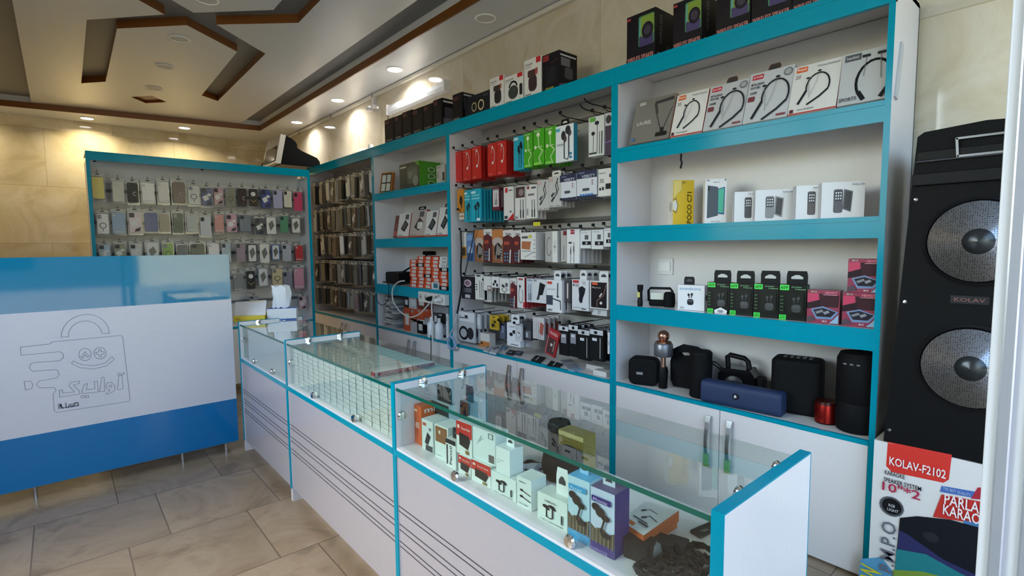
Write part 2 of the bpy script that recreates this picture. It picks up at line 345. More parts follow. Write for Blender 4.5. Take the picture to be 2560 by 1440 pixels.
# storefront at x = 0: aluminium frames, glass, door opening where one enters
ALU = P('#c9ced8', .3, .6); ALUW = P('#eef0f4', .35)
def profile(x0, x1, y0, y1, z0, z1, name='trim_2'):
    b = B().box((x0, y0, z0), (x1, y1, z1), ALUW)
    for k in range(3):
        xx = x0+(x1-x0)*(.12+.3*k); b.box((xx, y0-.004, z0), (xx+(x1-x0)*.16, y0, z1), ALU)
    return struct(b.obj(name, bev=.0015))
x_ = XFR
profile(x_-.062, x_, .56, .605, 0, 2.5); profile(x_-.062, x_, -.75, -.70, 0, 2.5)
profile(x_-.062, x_, YL, YL+.05, 0, 2.5); profile(x_-.062, x_, YW-.05, YW, 0, 2.5)
struct(boxo('trim_3', (x_-.062, YL, 2.5), (x_, YW, 2.6), ALUW)); struct(boxo('trim_3', (x_-.06, .605, 0), (x_, YW-.05, .07), ALUW)); struct(boxo('trim_3', (x_-.06, YL+.05, 0), (x_, -.75, .07), ALUW))
struct(boxo('window_1', (x_-.034, .605, .07), (x_-.028, YW-.05, 2.5), GLASS)); struct(boxo('window_2', (x_-.034, YL+.05, .07), (x_-.028, -.75, 2.5), GLASS))
# the entrance door stands open beside the viewer
dr = empty('door_1', (0, .5, 0)); struct(dr)
for a_, c_ in ((-.052, .0), (.77, .83)):
    b = B().box((a_, .004, .01), (c_, .045, 2.46), ALUW)
    for k in range(3): xx = a_+(c_-a_)*(.12+.3*k); b.box((xx, 0, .01), (xx+(c_-a_)*.16, .004, 2.46), ALU)
    b.obj('door_stile', dr, bev=.0015)
for z0, z1 in ((.01, .12), (2.38, 2.46)): boxo('door_rail', (0, .004, z0), (.77, .045, z1), ALUW, dr)
boxo('door_glass', (0, .02, .12), (.77, .026, 2.38), GLASS, dr)
struct(boxo('added_window', (WX0, YL-.05, 1.1), (WX1, YL-.044, 2.5), GLASS))  # out-of-view window added to brighten the shelves
for xx in (WX0, -1.95, WX1-.05): struct(boxo('added_window_trim', (xx, YL-.075, 1.1), (xx+.05, YL-.015, 2.5), ALUW))  # frame bars of the added window
# the street outside
struct(boxo('pavement', (-12, -14, -.16), (18, 14, -.061), P('#8d887f', .8)))
b = B().box((15, -14, -.06), (15.5, 2.0, 5.2), P('#3d4146', .5)).box((15, 2.0, -.06), (15.5, 4.8, 5.2), P('#d8cba8', .8)).box((15, 4.8, -.06), (15.5, 14, 5.2), P('#4a4d50', .5))
for k in range(3): b.box((14.95, -11+4*k, .6), (15, -8.6+4*k, 3.0), P('#20262b', .1))
struct(b.obj('facade_wall'))
struct(boxo('street_shading_block', (XW-.1, YL-.1, 2.95), (XFR+.06, 6, 6.5), P('#b9b0a0', .8)))  # unseen block added above the shop to shade the near street
# ---------------------------------------------------------------- lamps
LAMP = P('#ffffff', .4, emit=9); RIM = P('#f2efe8', .35); OFF = P('#d2cdc5', .5)
def downlight(x, y, z, on, label, warm=(1, .96, .9), w=3.5, group=None):
    o = empty('downlight', (x, y, z), label=label, cat='ceiling light', group=group)
    B().lathe([(.066, 0), (.07, -.004), (.062, -.009), (.055, -.006), (.055, 0)], RIM).obj('rim', o, smooth=40)
    B().lathe([(.055, -.004), (.03, -.005), (.0001, -.005)], LAMP if on else OFF).obj('diffuser', o)
    if on:
        l = bpy.data.lights.new('downlight_glow', 'AREA'); l.shape = 'DISK'; l.size = .1; l.energy = w; l.color = warm; l.spread = R(150)
        q = bpy.data.objects.new('downlight_glow', l); COL.objects.link(q); q.parent = o; q.location = (0, 0, -.012)
for k, x in enumerate((-6.17, -5.017, -3.871)):
    downlight(x, 2.138, ZS, True, 'glowing round downlight in the ceiling border over the shelves, %s from the room corner' % ORD[k])
downlight(-2.66, 2.118, ZS, False, 'unlit round downlight in the ceiling border over the hanging packs')
downlight(-7.275, 1.211, ZS, True, 'glowing downlight by the back wall, nearer the television corner', (1, .86, .6), 5.5)
downlight(-7.40, .32, ZS, True, 'glowing downlight by the back wall, farther from the television', (1, .86, .6), 5.5)
downlight(-7.5, -.75, ZS, True, 'glowing downlight at the back wall beyond the desk', (1, .86, .6), 4.5)
for x, y, t in ((-4.43, .738, 'middle of the star-shaped ceiling panel beside the channel bend'), (-5.163, .745, 'ceiling panel between two other unlit rings'), (-5.91, .757, 'ceiling panel next to the brown diamond'), (-3.642, .762, 'ceiling panel beyond the channel crossing')):
    downlight(x, y, ZP, False, 'unlit ring downlight in the '+t)
# white cable trunking under the ceiling, wall batten, little fitting
tr = B(); tr.box((-7.62, YW-.03, 2.555), (.8, YW, 2.583), P('#d8d2c6', .4))
for x in (-5.6, -4.62, -6.6): tr.box((x, YW-.034, 2.55), (x+.02, YW, 2.588), P('#8f8a80', .4))
tr.obj('cable_trunking', bev=.003, label='white plastic cable trunking running under the ceiling along the marble wall', cat='trunking')
t = empty('batten_light', (-3.84, YW, 2.37), label='long white unlit tube light fixed on the marble wall above the shelves', cat='wall lamp')
B().prism([(-.46, y, z) for y, z in ((0, -.035), (0, .045), (-.03, .045), (-.05, .0), (-.045, -.03))], (.92, 0, 0), P('#dfe3e8', .12)).obj('diffuser', t, bev=.006)
for s in (-1, 1): boxo('end_cap', (.46*s-.004, -.052, -.04), (.46*s+.004, 0, .05), WHITE, t)
t = empty('wall_fitting', (-4.6, YW, 2.49), label='small white two-lobed fitting hanging under the trunking', cat='fitting')
B().box((-.02, -.03, -.0), (.02, 0, .065), WHITE).obj('bracket', t)
B().lathe([(.0001, -.03), (.03, -.025), (.034, 0), (.0001, .01)], WHITE, 14, (.04, -.04, -.02)).obj('lobe', t, smooth=50)
B().lathe([(.0001, -.03), (.03, -.025), (.034, 0), (.0001, .01)], WHITE, 14, (-.05, -.04, -.03)).obj('lobe', t, smooth=50)
B().tube([(-4.36, 2.325, 2.41), (-4.36, 2.324, 2.2), (-4.355, 2.29, 2.06), (-4.33, 2.25, 2.0)], .004, P('#8f8a80')).obj('power_wire', label='thin wire hanging down the marble wall to a plug', cat='wire')
# ================================================================ cabinets
YF, YB = 2.009, 2.30
ZL, ZLB, ZT, ZH = .487, .471, 1.976, 1.899
def edge(parent, a, b_, name='edge_strip', m=None): return boxo(name, a, b_, m or TEAL, parent)
def panelx(root, x0, x1, z0, z1, y0=YF, y1=YB, name='side_panel'):
    p = boxo(name, (x0, y0+.002, z0), (x1, y1, z1), WHITE, root); edge(p, (x0, y0, z0), (x1, y0+.002, z1)); return p
def cab(x0, x1, shelves, label, doors, handles, back=WHITEM, outer=False):
    r = empty('display_cabinet', (0, 0, 0), label=label, cat='cabinet', group=None)
    panelx(r, x0, x0+.018, .0, ZT-.003); panelx(r, x1-.018, x1, .0, ZT-.003)
    a, c = x0+.018, x1-.018
    t = boxo('top_panel', (x0, YF+.018, ZT-.018), (x1, YB, ZT-.002), WHITE, r); edge(t, (x0, YF-.003, ZT-.018), (x1, YF+.018, ZT), 'edge_strip')
    boxo('header', (x0+.0, YF-.002, ZH), (x1, YF+.016, ZT-.018), TEAL, r)
    boxo('back_panel', (a, YB-.012, .05), (c, YB-.001, ZT-.02), back, r)
    for zt, zb in shelves:
        s = boxo('shelf', (a, YF+.012, zt-.016), (c, YB-.012, zt), WHITE, r)
        edge(s, (a, YF-.001, zt-.016), (c, YF+.012, zt))
        if zb < zt-.02: boxo('fascia', (a, YF+.0006, zb), (c, YF+.014, zt-.0163), TEAL, s)
    l = boxo('base_shelf', (a, YF+.01, ZLB), (c, YB-.012, ZL), WHITEM, r); edge(l, (a, YF-.003, ZLB), (c, YF+.01, ZL))
    n = len(doors)-1
    for i in range(n):
        d = boxo('door', (doors[i]+.0015, YF+.002, .008), (doors[i+1]-.0015, YF+.018, ZLB-.003), WHITE, r, bev=.001)
        if i < len(handles):
            hx = handles[i]; z1, z0 = .438, .225; b = B(); q = []
            for k in range(9):
                f = k/8; q.append((f, -.012-.02*math.sin(math.pi*f)))
            for (f, y), (f2, y2) in zip(q, q[1:]):
                za, zb_ = z1+(z0-z1)*f, z1+(z0-z1)*f2; wa = .011-.004*math.sin(math.pi*f); wb = .011-.004*math.sin(math.pi*f2)
                b.prism([(hx-wa, YF+y, za), (hx+wa, YF+y, za), (hx+wb, YF+y2, zb_), (hx-wb, YF+y2, zb_)], (0, .006, 0), STEEL)
            for z in (z1-.02, z0+.02): b.box((hx-.005, YF-.014, z-.005), (hx+.005, YF+.003, z+.005), STEEL)
            ho = b.obj('handle', d)
            if outer and i < 2: boxo('green_strip', (hx-.011, YF-.0262, z0+.0), (hx+.011, YF-.0175, z0+.055), P('#6f9a3d', .35), ho, label='green strip on the handle end')  # green strip over the lower end of the handle
    boxo('plinth', (x0+.02, YF+.04, 0), (x1-.02, YF+.056, .05), P('#3b3a3c', .6), r)
    return r
XA0, XA1, XB, XC, XE, XR = -1.560, -1.5595, -2.95, -4.062, -5.56, -.474
cR = cab(-1.5595, XR, ((1.603, 1.536), (1.236, 1.165), (.864, .792)), 'white and teal display cabinet nearest the entrance with three shelves of boxed gadgets', (-1.541, -1.013, XR-.018), (-1.056, -.965), outer=True)
boxo('shadow_gap_strip', (XR-.03, YB, 0), (XR-.004, YW-.001, ZT), P('#2a2624', .6), cR)  # dark colour standing in for the shadow gap between side panel and wall
cM = cab(XB, -1.560, (), 'wide white and teal cabinet with hook rails of hanging accessory packs', (XB+.018, -2.27, -1.578), (-2.33, -2.215), back=GREYP)
cN = cab(XC, XB-.0005, ((1.592, 1.535), (1.219, 1.149), (.845, .767)), 'narrower white and teal shelf cabinet between the two cabinets with hook rails', (XC+.018, -3.47, XB-.018), (-3.52, -3.43))
cC = cab(XE, XC-.0005, (), 'corner cabinet filled with hanging phone cases seen edge on', (XE+.018, -4.73, XC-.018), (-4.78, -4.69), back=GREYP)
RZ = (1.856, 1.580, 1.298, 1.025, .752)
for c, a, e_, zz in ((cM, XB+.02, -1.58, RZ), (cC, XE+.02, XC-.02, (1.83, 1.555, 1.29, 1.03, .79))):
    for z in zz:
        b = B().box((a, YB-.021, z-.013), (e_, YB-.012, z+.013), RAIL).box((a, YB-.024, z-.012), (e_, YB-.021, z-.004), P('#57554f', .4))
        b.obj('hook_rail', c)
# back case (faces the entrance)
XK = -4.617
r = empty('display_case', (0, 0, 0), label='teal framed phone case display standing across the shop behind the desk', cat='cabinet'); cK = r
ya, yb = .175, 1.690; xd_ = XK-.27
for a, c in ((ya, ya+.022), (yb-.022, yb)):
    p = boxo('side_panel', (xd_, a, 0), (XK-.002, c, 1.77), WHITE, r); boxo('edge_strip', (XK-.002, a, 0), (XK, c, 1.77), TEAL, p)
t = boxo('header', (XK-.016, ya, 1.768), (XK+.001, yb, 1.828), TEAL, r); boxo('top_panel', (xd_, ya, 1.811), (XK-.016, yb, 1.827), TEAL, r)
boxo('back_panel', (xd_, ya+.02, .05), (xd_+.012, yb-.02, 1.80), P('#d3cfc8', .35), r)
boxo('inner_top', (xd_+.012, ya+.022, 1.64), (xd_+.03, yb-.022, 1.80), WHITEM, r)
l = boxo('base_shelf', (xd_, ya+.022, .504), (XK-.002, yb-.022, .52), WHITE, r); boxo('edge_strip', (XK-.002, ya+.022, .504), (XK, yb-.022, .52), TEAL, l)
for i in range(3): boxo('door', (XK-.018, ya+.024+i*.49, .05), (XK-.002, ya+.511+i*.49, .5), WHITE, r)
KZ = (1.585, 1.352, 1.118, .905, .70)
for z in KZ: boxo('hook_rail', (xd_+.012, ya+.022, z-.012), (xd_+.022, yb-.022, z+.012), RAIL, r)
for y in (ya+.05, ya+.7, yb-.06): B().lathe([(.0001, 0), (.008, 0), (.01, .006), (.0001, .008)], BLK2, 10, (XK-.03, y, 1.76)).obj('shelf_clip', r)
# ================================================================ reception desk
XD = -3.192
r = empty('reception_desk', (XD, -.25, 0), label='glossy white reception desk with blue bands and a faint bag-shaped logo', cat='desk'); dk = r
y0d, y1d = -1.2-(-.25), .707+.25
for nm, z0, z1, m in (('top_band', .871, 1.12, P('#007fa8', .05, coat=.25, spec=.35)), ('front_panel', .307, .871, P('#d9d8e0', .3, spec=.25)), ('bottom_band', .063, .307, P('#0072b0', .06, coat=.15, spec=.3))):
    o = boxo(nm, (-.018, y0d, z0), (0, y1d, z1), m, r)
    if nm == 'front_panel': fp = o
boxo('side_panel', (-.5, y1d-.018, .063), (-.019, y1d, 1.118), WHITE, r); boxo('side_panel', (-.5, y0d, .063), (-.019, y0d+.018, 1.118), WHITE, r)
boxo('worktop', (-.5, y0d+.02, .84), (-.02, y1d-.02, .86), WHITE, r); boxo('top_rail', (-.16, y0d+.018, 1.1), (-.018, y1d-.018, 1.118), P('#0680b4', .1), r)
for y in (y1d-.06, y1d-.27, y0d+.1, .1): B().lathe([(.008, 0), (.008, .05), (.012, .063)], CHROME, 12, (-.03, y, 0)).obj('foot', r, smooth=40)
def lz(pts): return [(lambda p: (p.y+.25, p.z))(onx(x/2.3226, 620+y/2.3226, XD)) for x, y in pts]
b = B(); LC = P('#8d8d98', .5)
def lstroke(pts, w=.0022, closed=False):
    q = lz(pts)
    if closed: q.append(q[0])
    for p in strokepolys(q, w): b.poly([(.0006, y, z) for y, z in p], LC)
lstroke([(118, 575), (290, 557), (300, 545), (700, 508), (712, 516), (755, 880), (748, 890), (330, 955), (315, 945), (308, 850), (325, 825), (315, 810), (230, 812), (212, 792), (225, 772), (330, 755), (343, 735), (335, 712), (320, 706), (190, 716), (170, 698), (178, 672), (200, 665), (345, 655), (370, 635), (365, 612), (345, 602), (122, 623)], closed=True)
lstroke([(140, 775), (175, 772), (190, 790), (185, 815), (148, 825)], closed=True)
lstroke([(355, 517)]+[(495-140*math.cos(R(a)), 505-8*math.cos(R(a))*-1-120*math.sin(R(a))) for a in range(10, 180, 17)]+[(635, 495), (593, 497)]+[(495+98*math.cos(R(a)), 508-85*math.sin(R(a))) for a in range(8, 180, 17)]+[(400, 515)], closed=True)
for cx, cy_, rr in ((493, 618, 36), (580, 610, 35)): lstroke([(cx+rr*math.cos(R(a)), cy_-rr*math.sin(R(a))) for a in range(0, 360, 24)], closed=True)
lstroke([(470, 632), (493, 602), (517, 628), (507, 634), (493, 618), (480, 640)], closed=True)
lstroke([(573, 588), (586, 588), (587, 603), (604, 602), (604, 614), (588, 616), (589, 632), (576, 633), (575, 617), (558, 618), (557, 606), (574, 604)], closed=True)
lstroke([(415, 670), (425, 655), (470, 676), (540, 684), (610, 668), (650, 630), (663, 645), (620, 684), (545, 703), (465, 695)], closed=True)
for s in ([(690, 742), (708, 740), (714, 818), (682, 822)], [(682, 735), (690, 726), (706, 731), (722, 723), (720, 734), (704, 740)], [(615, 805), (620, 785), (645, 780), (668, 800), (664, 830), (630, 848), (612, 846), (640, 826), (628, 822)], [(634, 798), (646, 795), (650, 806), (638, 810)],
          [(590, 752), (604, 750), (608, 832), (578, 834)], [(548, 776), (566, 774), (570, 836), (478, 846), (476, 826), (492, 790), (508, 788), (500, 822), (550, 818)], [(345, 826), (362, 824), (364, 842), (432, 836), (400, 800), (412, 780), (462, 772), (460, 786), (426, 796), (462, 832), (464, 848), (346, 866)]): lstroke(s, closed=True)
for x in (470, 495): lstroke([(x, 858), (x+18, 856), (x+19, 868), (x+1, 870)], closed=True)
for s in ([(342, 905), (342, 932)], [(352, 930), (352, 908), (362, 930), (374, 926)], [(382, 900), (384, 926)], [(384, 926), (400, 924), (402, 908)], [(410, 905), (412, 922), (424, 920), (424, 904)], [(432, 920), (434, 900), (452, 898), (454, 914), (436, 918)]): lstroke(s, .006)
b.obj('logo', fp, label='thin grey outline of a smiling shopping bag with script lettering')
# ================================================================ glass counters
YC, YC2, ZC, ZR = .733, 1.085, .743, .541
def sep(root, x0, x1, name='end_panel'):
    p = boxo(name, (x0, YC+.003, .0), (x1, YC2-.003, ZC-.003), WHITE, root)
    B().box((x0-.0003, YC, 0.06), (x1+.0003, YC+.003, ZC), TEAL).box((x0-.0003, YC+.003, ZC-.003), (x1+.0003, YC2, ZC), TEAL).box((x0-.0003, YC2-.003, 0), (x1+.0003, YC2, ZC-.003), TEAL).obj('edge_strip', p)
    return p
def clamp(root, c, ax):
    B().lathe([(.0001, -.006), (.012, -.005), (.015, 0), (.012, .005), (.0001, .006)], CHROME, 16, c, ax).obj('clamp', root, smooth=50)
def counter(x0, x1, label, left=None, right=None):
    r = empty('glass_counter', (0, 0, 0), label=label, cat='counter')
    if left: sep(r, *left)
    if right: sep(r, *right)
    a = left[1] if left else x0; c = right[0] if right else x1
    f = boxo('front_panel', (a, YC+.006, .061), (c, YC+.022, ZR-.022), P('#b4aeb4', .25), r)
    b = B()
    for z in (.360, .344, .303, .285, .248, .232): b.box((a, YC+.0052, z-.0014), (c, YC+.0065, z+.0014), P('#3c3a40'))
    b.obj('groove_line', f)
    boxo('rim', (a, YC-.001, ZR-.022), (c, YC+.02, ZR-.004), TEAL, r)
    boxo('display_shelf', (a, YC+.003, ZR-.004), (c, YC2-.02, ZR+.003), WHITE, r)
    boxo('back_board', (a, YC2-.02, .06), (c, YC2-.008, ZR), WHITE, r)
    boxo('plinth', (a, YC+.05, 0), (c, YC+.066, .062), P('#cfcad0', .4), r)
    ga = B().box((a+.002, YC+.012, ZR+.006), (c-.002, YC+.018, .719), GLASS); ga.obj('front_glass', r)
    b = B(); z0, z1, ya_, yb_ = .719, .729, YC+.006, YC2-.006
    v = [(a, ya_, z0), (c, ya_, z0), (c, yb_, z0), (a, yb_, z0), (a, ya_, z1), (c, ya_, z1), (c, yb_, z1), (a, yb_, z1)]
    b.add(v, [(4, 5, 6, 7), (3, 2, 1, 0)], GLASS); b.add(v, [(0, 1, 5, 4)], GEDGE); b.add(v, [(2, 3, 7, 6)], GLASS)
    b.obj('top_glass', r)
    for f_ in (.3, .7): clamp(r, (a+(c-a)*f_, YC+.008, ZR+.014), 'y')
    if left:
        for y in (YC+.1, YC+.25): clamp(r, (left[1]+.004, y, .7325), 'x')
        clamp(r, (left[1]+.004, YC+.024, .64), 'x')
    if right:
        for y in (YC+.1, YC+.25): clamp(r, (right[0]-.004, y, .7325), 'x')
    return r
counter(-3.172, -2.398, 'glass topped counter beside the reception desk under the yellow box', left=(-3.19, -3.172))
counter(-2.397, -1.406, 'middle glass counter stacked full of small white boxes', left=(-2.397, -2.377))
counter(-1.405, -.359, 'glass counter nearest the entrance showing chargers and earphones', left=(-1.405, -1.385), right=(-.379, -.359))
# ================================================================ goods: cabinet nearest the entrance
# --- wireless speaker cartons on top
for i, (xl, yt, xr, yb, ybr) in enumerate(((92, 158, 335, 525, 452), (488, 40, 737, 395, 320), (856, -70, 1150, 275, 205), (1160, -150, 1505, 190, 95), (1512, -240, 1850, 80, -5))):
    g = [('p', [(.28, .18), (.95, .18), (.95, .97), (.28, .97)], '#141018'), ('R', .42, .3, .97, .92, .06, '#3b7a52'), ('p', [(.46, .3), (.93, .3), (.93, .6), (.46, .5)], '#3d2f66'), ('p', [(.44, .5), (.6, .55), (.6, .88), (.46, .88)], '#5aa5a8'),
         ('R', .5, .5, .96, .9, .05, '#7f9a34'), ('e', .74, .6, .2, .17, '#201c28'), ('e', .74, .6, .12, .1, '#34283f'), ('p', [(0, .02), (1, .02), (1, .1), (0, .1)], '#231018'), ('t', 'WIRELESS SPEAKER', .04, .03, .96, .13, '#d88a84'), ('r', .03, .9, .16, .95, '#b03038')]
    sg = [('t', 'WIRELESS', .2, .3, .3, .9, 'v', '#6a6468'), ('R', .5, .1, .8, .3, .04, '#39343a'), ('r', .1, .05, .35, .12, '#8c94a0')]
    carton('speaker_carton', place('7', xl, yt, xr, yb, 2.035, 1.977, ybr=ybr), .17, '#150f16', g, 'black wireless speaker carton with rainbow print on the cabinet, %s from the hook rails' % ORD[i], 'box', 'wireless speaker cartons on top', sgfx=sg, side='#17151a')
# --- leaning neckband boxes
sh = 'leaning on the top shelf'
carton('neckband_box', place('7', 110, 897, 445, 1235, 2.03, 1.6135, tilt=17, ybr=1190), .03, '#7d7770',
       [('t', 'LAUREL', .12, .42, .5, .5, '#d9d5cf'), ('r', .1, .88, .26, .95, '#b9b4ae'), ('p', [(.5, .84), (.98, .86), (.97, .94), (.52, .9)], '#3d3a38'), ('p', [(.5, .84), (.58, .6), (.64, .62), (.56, .86)], '#46423f'), ('l', [(.6, .6), (.78, .2)], .015, '#2f2c2b'), ('l', [(.97, .7), (.82, .2)], .012, '#3a3735'), ('R', .66, .08, .94, .17, .03, '#262423'), ('p', [(.76, .16), (.86, .16), (.84, .27), (.77, .27)], '#2b2928'), ('r', .05, .06, .14, .13, '#4a6fa5')],
       'grey neckband headset box leaning at the end of the top shelf', group='neckband headset boxes', side='#b48a76')
def nb(k, red, gw, label, tag):
    pl, bw = k
    if tag == 'neo': g = [('r', .0, .0, 1, .025, '#c33a30') if red else ('r', 0, 0, .01, .01, '#d9d6d2'), ('R', .06, .86, .3, .97, .02, '#e0642c'), ('t', 'Royal', .08, .88, .27, .95, '#f4e9e0'), ('t', '20', .06, .73, .18, .81, '#9a8a84'), ('t', 'Wireless Neckband', .5, .9, .95, .94, '#8d8d90'), ('t', 'Stereo Headphone', .2, .05, .55, .1, '#6c6c70'), ('r', .04, .03, .12, .1, '#5a2b2b')] + sub(g_neck('#1c1c1f'), .16, .14, .82, .86)
    elif tag == 'met': g = [('R', .06, .86, .32, .96, .02, '#c53540'), ('t', 'proda', .09, .88, .3, .94, '#f2e6e6'), ('t', 'METALDESIGN', .06, .74, .36, .79, '#2c2c30'), ('t', 'FEATURE', .06, .67, .28, .72, '#2c2c30'), ('t', 'A40M', .06, .56, .22, .62, '#55555a'), ('R', .04, .42, .2, .52, .02, '#7d3a40'), ('e', .88, .88, .1, .08, '#77777a'), ('e', .88, .88, .07, .055, '#a9a9ac'), ('r', .76, .04, .96, .08, '#8a4a50')] + sub(g_neck('#2b2b30'), .16, .0, .98, .88)
    else: g = [('r', .05, .84, .34, .97, '#55555a'), ('t', 'headset', .08, .88, .3, .94, '#c9c9cc'), ('l', arc(.6, .4, .3, .38, 215, -35, 16), .05, '#1e1e22'), ('l', [(.36, .2), (.45, .06)], .08, '#1e1e22'), ('l', [(.84, .2), (.75, .06)], .08, '#1e1e22'), ('r', .36, .86, .5, .91, '#2b2b2e'), ('r', .62, .86, .76, .91, '#2b2b2e'), ('l', [(.44, .86), (.42, .5)], .012, '#88888b'), ('l', [(.68, .86), (.72, .4)], .012, '#88888b'), ('t', 'SPORTS', .03, .06, .34, .13, '#333338'), ('r', .8, .04, .95, .08, '#77777a')]
    carton('neckband_box', pl, .03, bw, g, label, group='neckband headset boxes', side=red or None, tab=(.36, .64, .035, '#4c3a36') if tag == 'met' else None)
nb((place('7', 462, 838, 735, 1172, 2.03, 1.6135, tilt=17, ybr=1125), '#e2ddd8'), '#b03a34', 0, 'white neckband box beside the grey one on the top shelf', 'neo')
nb((place('7', 742, 768, 1078, 1118, 2.03, 1.6135, tilt=18, ybr=1056), '#c3c2c4'), None, 0, 'pale grey metal neckband box, the one partly covered by its twin', 'met')
nb((place('7', 1082, 662, 1465, 1052, 2.03, 1.6135, tilt=18, ybr=978), '#c9c9cc'), None, 0, 'pale grey metal neckband box touching the white box with red edges', 'met')
nb((place('7', 1468, 600, 1885, 972, 2.03, 1.6135, tilt=17, ybr=900), '#e0dcd8'), '#b02b3a', 0, 'white neckband box with red lower edge beside the sports one', 'neo')
nb((place('7', 1893, 492, 2400, 880, 2.03, 1.6135, tilt=14, ybr=800), '#bfc0c2'), None, 0, 'grey sports neckband box at the entrance end of the top shelf', 'spo')
B().tube([(-1.22, 2.03, 1.536), (-1.22, 2.028, 1.51), (-1.216, 2.03, 1.50), (-1.222, 2.03, 1.475)], .004, BLACK).obj('hanging_wire', label='short black wire end dangling below the top shelf', cat='wire')
# --- phone cartons
z3 = 1.237
carton('phone_box', place('8', 443, 158, 605, 509, 2.10, z3, ang=54, ybr=502), .055, '#e9c22a', [('t', 'POCO C71', .68, .04, .9, .74, 'v', '#2a2416'), ('p', [(0, .52), (.16, .58), (.24, .42), (.16, .3), (0, .36)], '#e9e4da'), ('l', [(.0, .56), (.14, .6), (.23, .43), (.15, .28), (0, .33)], .025, '#4a2a1a'), ('t', 'A3A', .3, .92, .6, .98, '#8a7426'), ('p', [(.02, .6), (.4, .8), (.4, .98), (.02, .98)], '#eed67a')], 'yellow phone carton standing on the second shelf', group='phone boxes', lgfx=[('e', .5, .42, .3, .12, '#bdb7a8')], left='#e6e0d0')
carton('phone_box', place('8', 692, 150, 860, 495, 2.08, z3, ang=38, ybr=487), .05, '#e8e6e6', [('p', [(.12, .86), (.6, .82), (.62, .18), (.1, .12)], '#3c4650'), ('p', [(.6, .78), (.92, .82), (.9, .2), (.6, .22)], '#1f4f86'), ('p', [(.62, .76), (.88, .79), (.86, .24), (.62, .25)], '#47b894'), ('r', .14, .74, .2, .82, '#1d2126'), ('t', 'SAMSUNG', .36, .915, .68, .93, '#55555a'), ('t', 'Galaxy A06', .28, .03, .7, .06, '#66666a'), ('r', .9, .96, .96, .985, '#222226'), ('r', .06, .95, .2, .985, '#9a9a9e')], 'white phone carton picturing a phone with a green screen', group='phone boxes')
for (xl, yt, xr, yb, ybr, a), lb, rect, c1 in (((924, 250, 1072, 487, 482, 36), 'white keypad phone carton next to the green screen phone', (.46, .1, 1.36, .85), '#4a464a'), ((1086, 237, 1386, 482, 467, 34), 'white keypad phone carton showing two pale grey phones', (.22, .06, .78, .84), '#8f8d8e'),
        ((1404, 202, 1588, 464, 455, 33), 'white keypad phone carton showing one brown phone, partly covered', (.42, .1, 1.24, .86), '#5b5252'), ((1602, 178, 1940, 457, 436, 31), 'largest white keypad phone carton nearest the entrance', (.24, .12, .76, .84), '#57545a')):
    g = [q for q in sub(g_nok(c1, '#3a363a'), *rect)]
    if rect[2] > 1: g = [q for q in g if not (q[0] == 'p')]
    g = [q for q in g if not (q[0] in 'rR' and q[3] > 1)] + [('t', 'Nokia 130', .7, .9, .97, .95, '#8a8a8e')]
    carton('phone_box', place('8', xl, yt, xr, yb, 2.075, z3, ang=a, ybr=ybr), .055, '#e9e8ea', g, lb, group='phone boxes', left='#d0ced2')
# --- third shelf
z4 = .865
at = lambda x, y: tuple(onz(*zp('8', x, y), z4))
t = empty('torch', at(188, 1143), label='small black torch with a yellow panel standing upright', cat='torch')
B().lathe([(.0001, 0), (.012, 0), (.013, .02), (.011, .03), (.011, .07), (.014, .08), (.014, .1), (.0001, .1)], BLACK, 14).obj('body', t, smooth=40)
boxo('light_panel', (-.006, -.0145, .042), (.006, -.010, .066), P('#d8d07a', .3), t)
t = empty('work_light', at(345, 1140), label='black folding work lamp with tubular handle and white light panel', cat='lamp'); t.rotation_euler.z = R(25)
B().box((-.05, -.02, .0), (.05, .02, .03), BLK2).obj('body', t, bev=.008)
boxo('light_panel', (-.042, -.014, .03), (.042, .012, .062), P('#d9dcd0', .3), t)
B().tube([(-.052, 0, .02), (-.054, 0, .07), (-.045, 0, .082), (.045, 0, .082), (.054, 0, .07), (.052, 0, .02)], .006, BLACK).obj('handle', t, smooth=50)
B().lathe([(.0001, 0), (.024, 0), (.027, .02), (.025, .06), (.018, .068), (.0001, .068)], BLK2, 14, (.045, -.03, 0)).obj('battery_grip', t, smooth=40)
carton('earbud_box', place('8', 482, 975, 690, 1192, 2.045, z4, ang=10, ybr=1203), .05, '#e4e5e9', [('t', 'soundcore', .06, .8, .86, .92, '#6a9ac4'), ('t', 'R50i', .1, .1, .2, .14, '#999'), *sub(g_buds('#1c1e26', '#2c3040'), .28, .18, .68, .72), ('r', .1, .06, .25, .1, '#aaaab0')], 'white earbud box beside the black and green ones', group='earbud boxes', tab=(.15, .55, .035, '#17171a'), sgfx=[('e', .5, .5, .25, .12, '#24242a')])
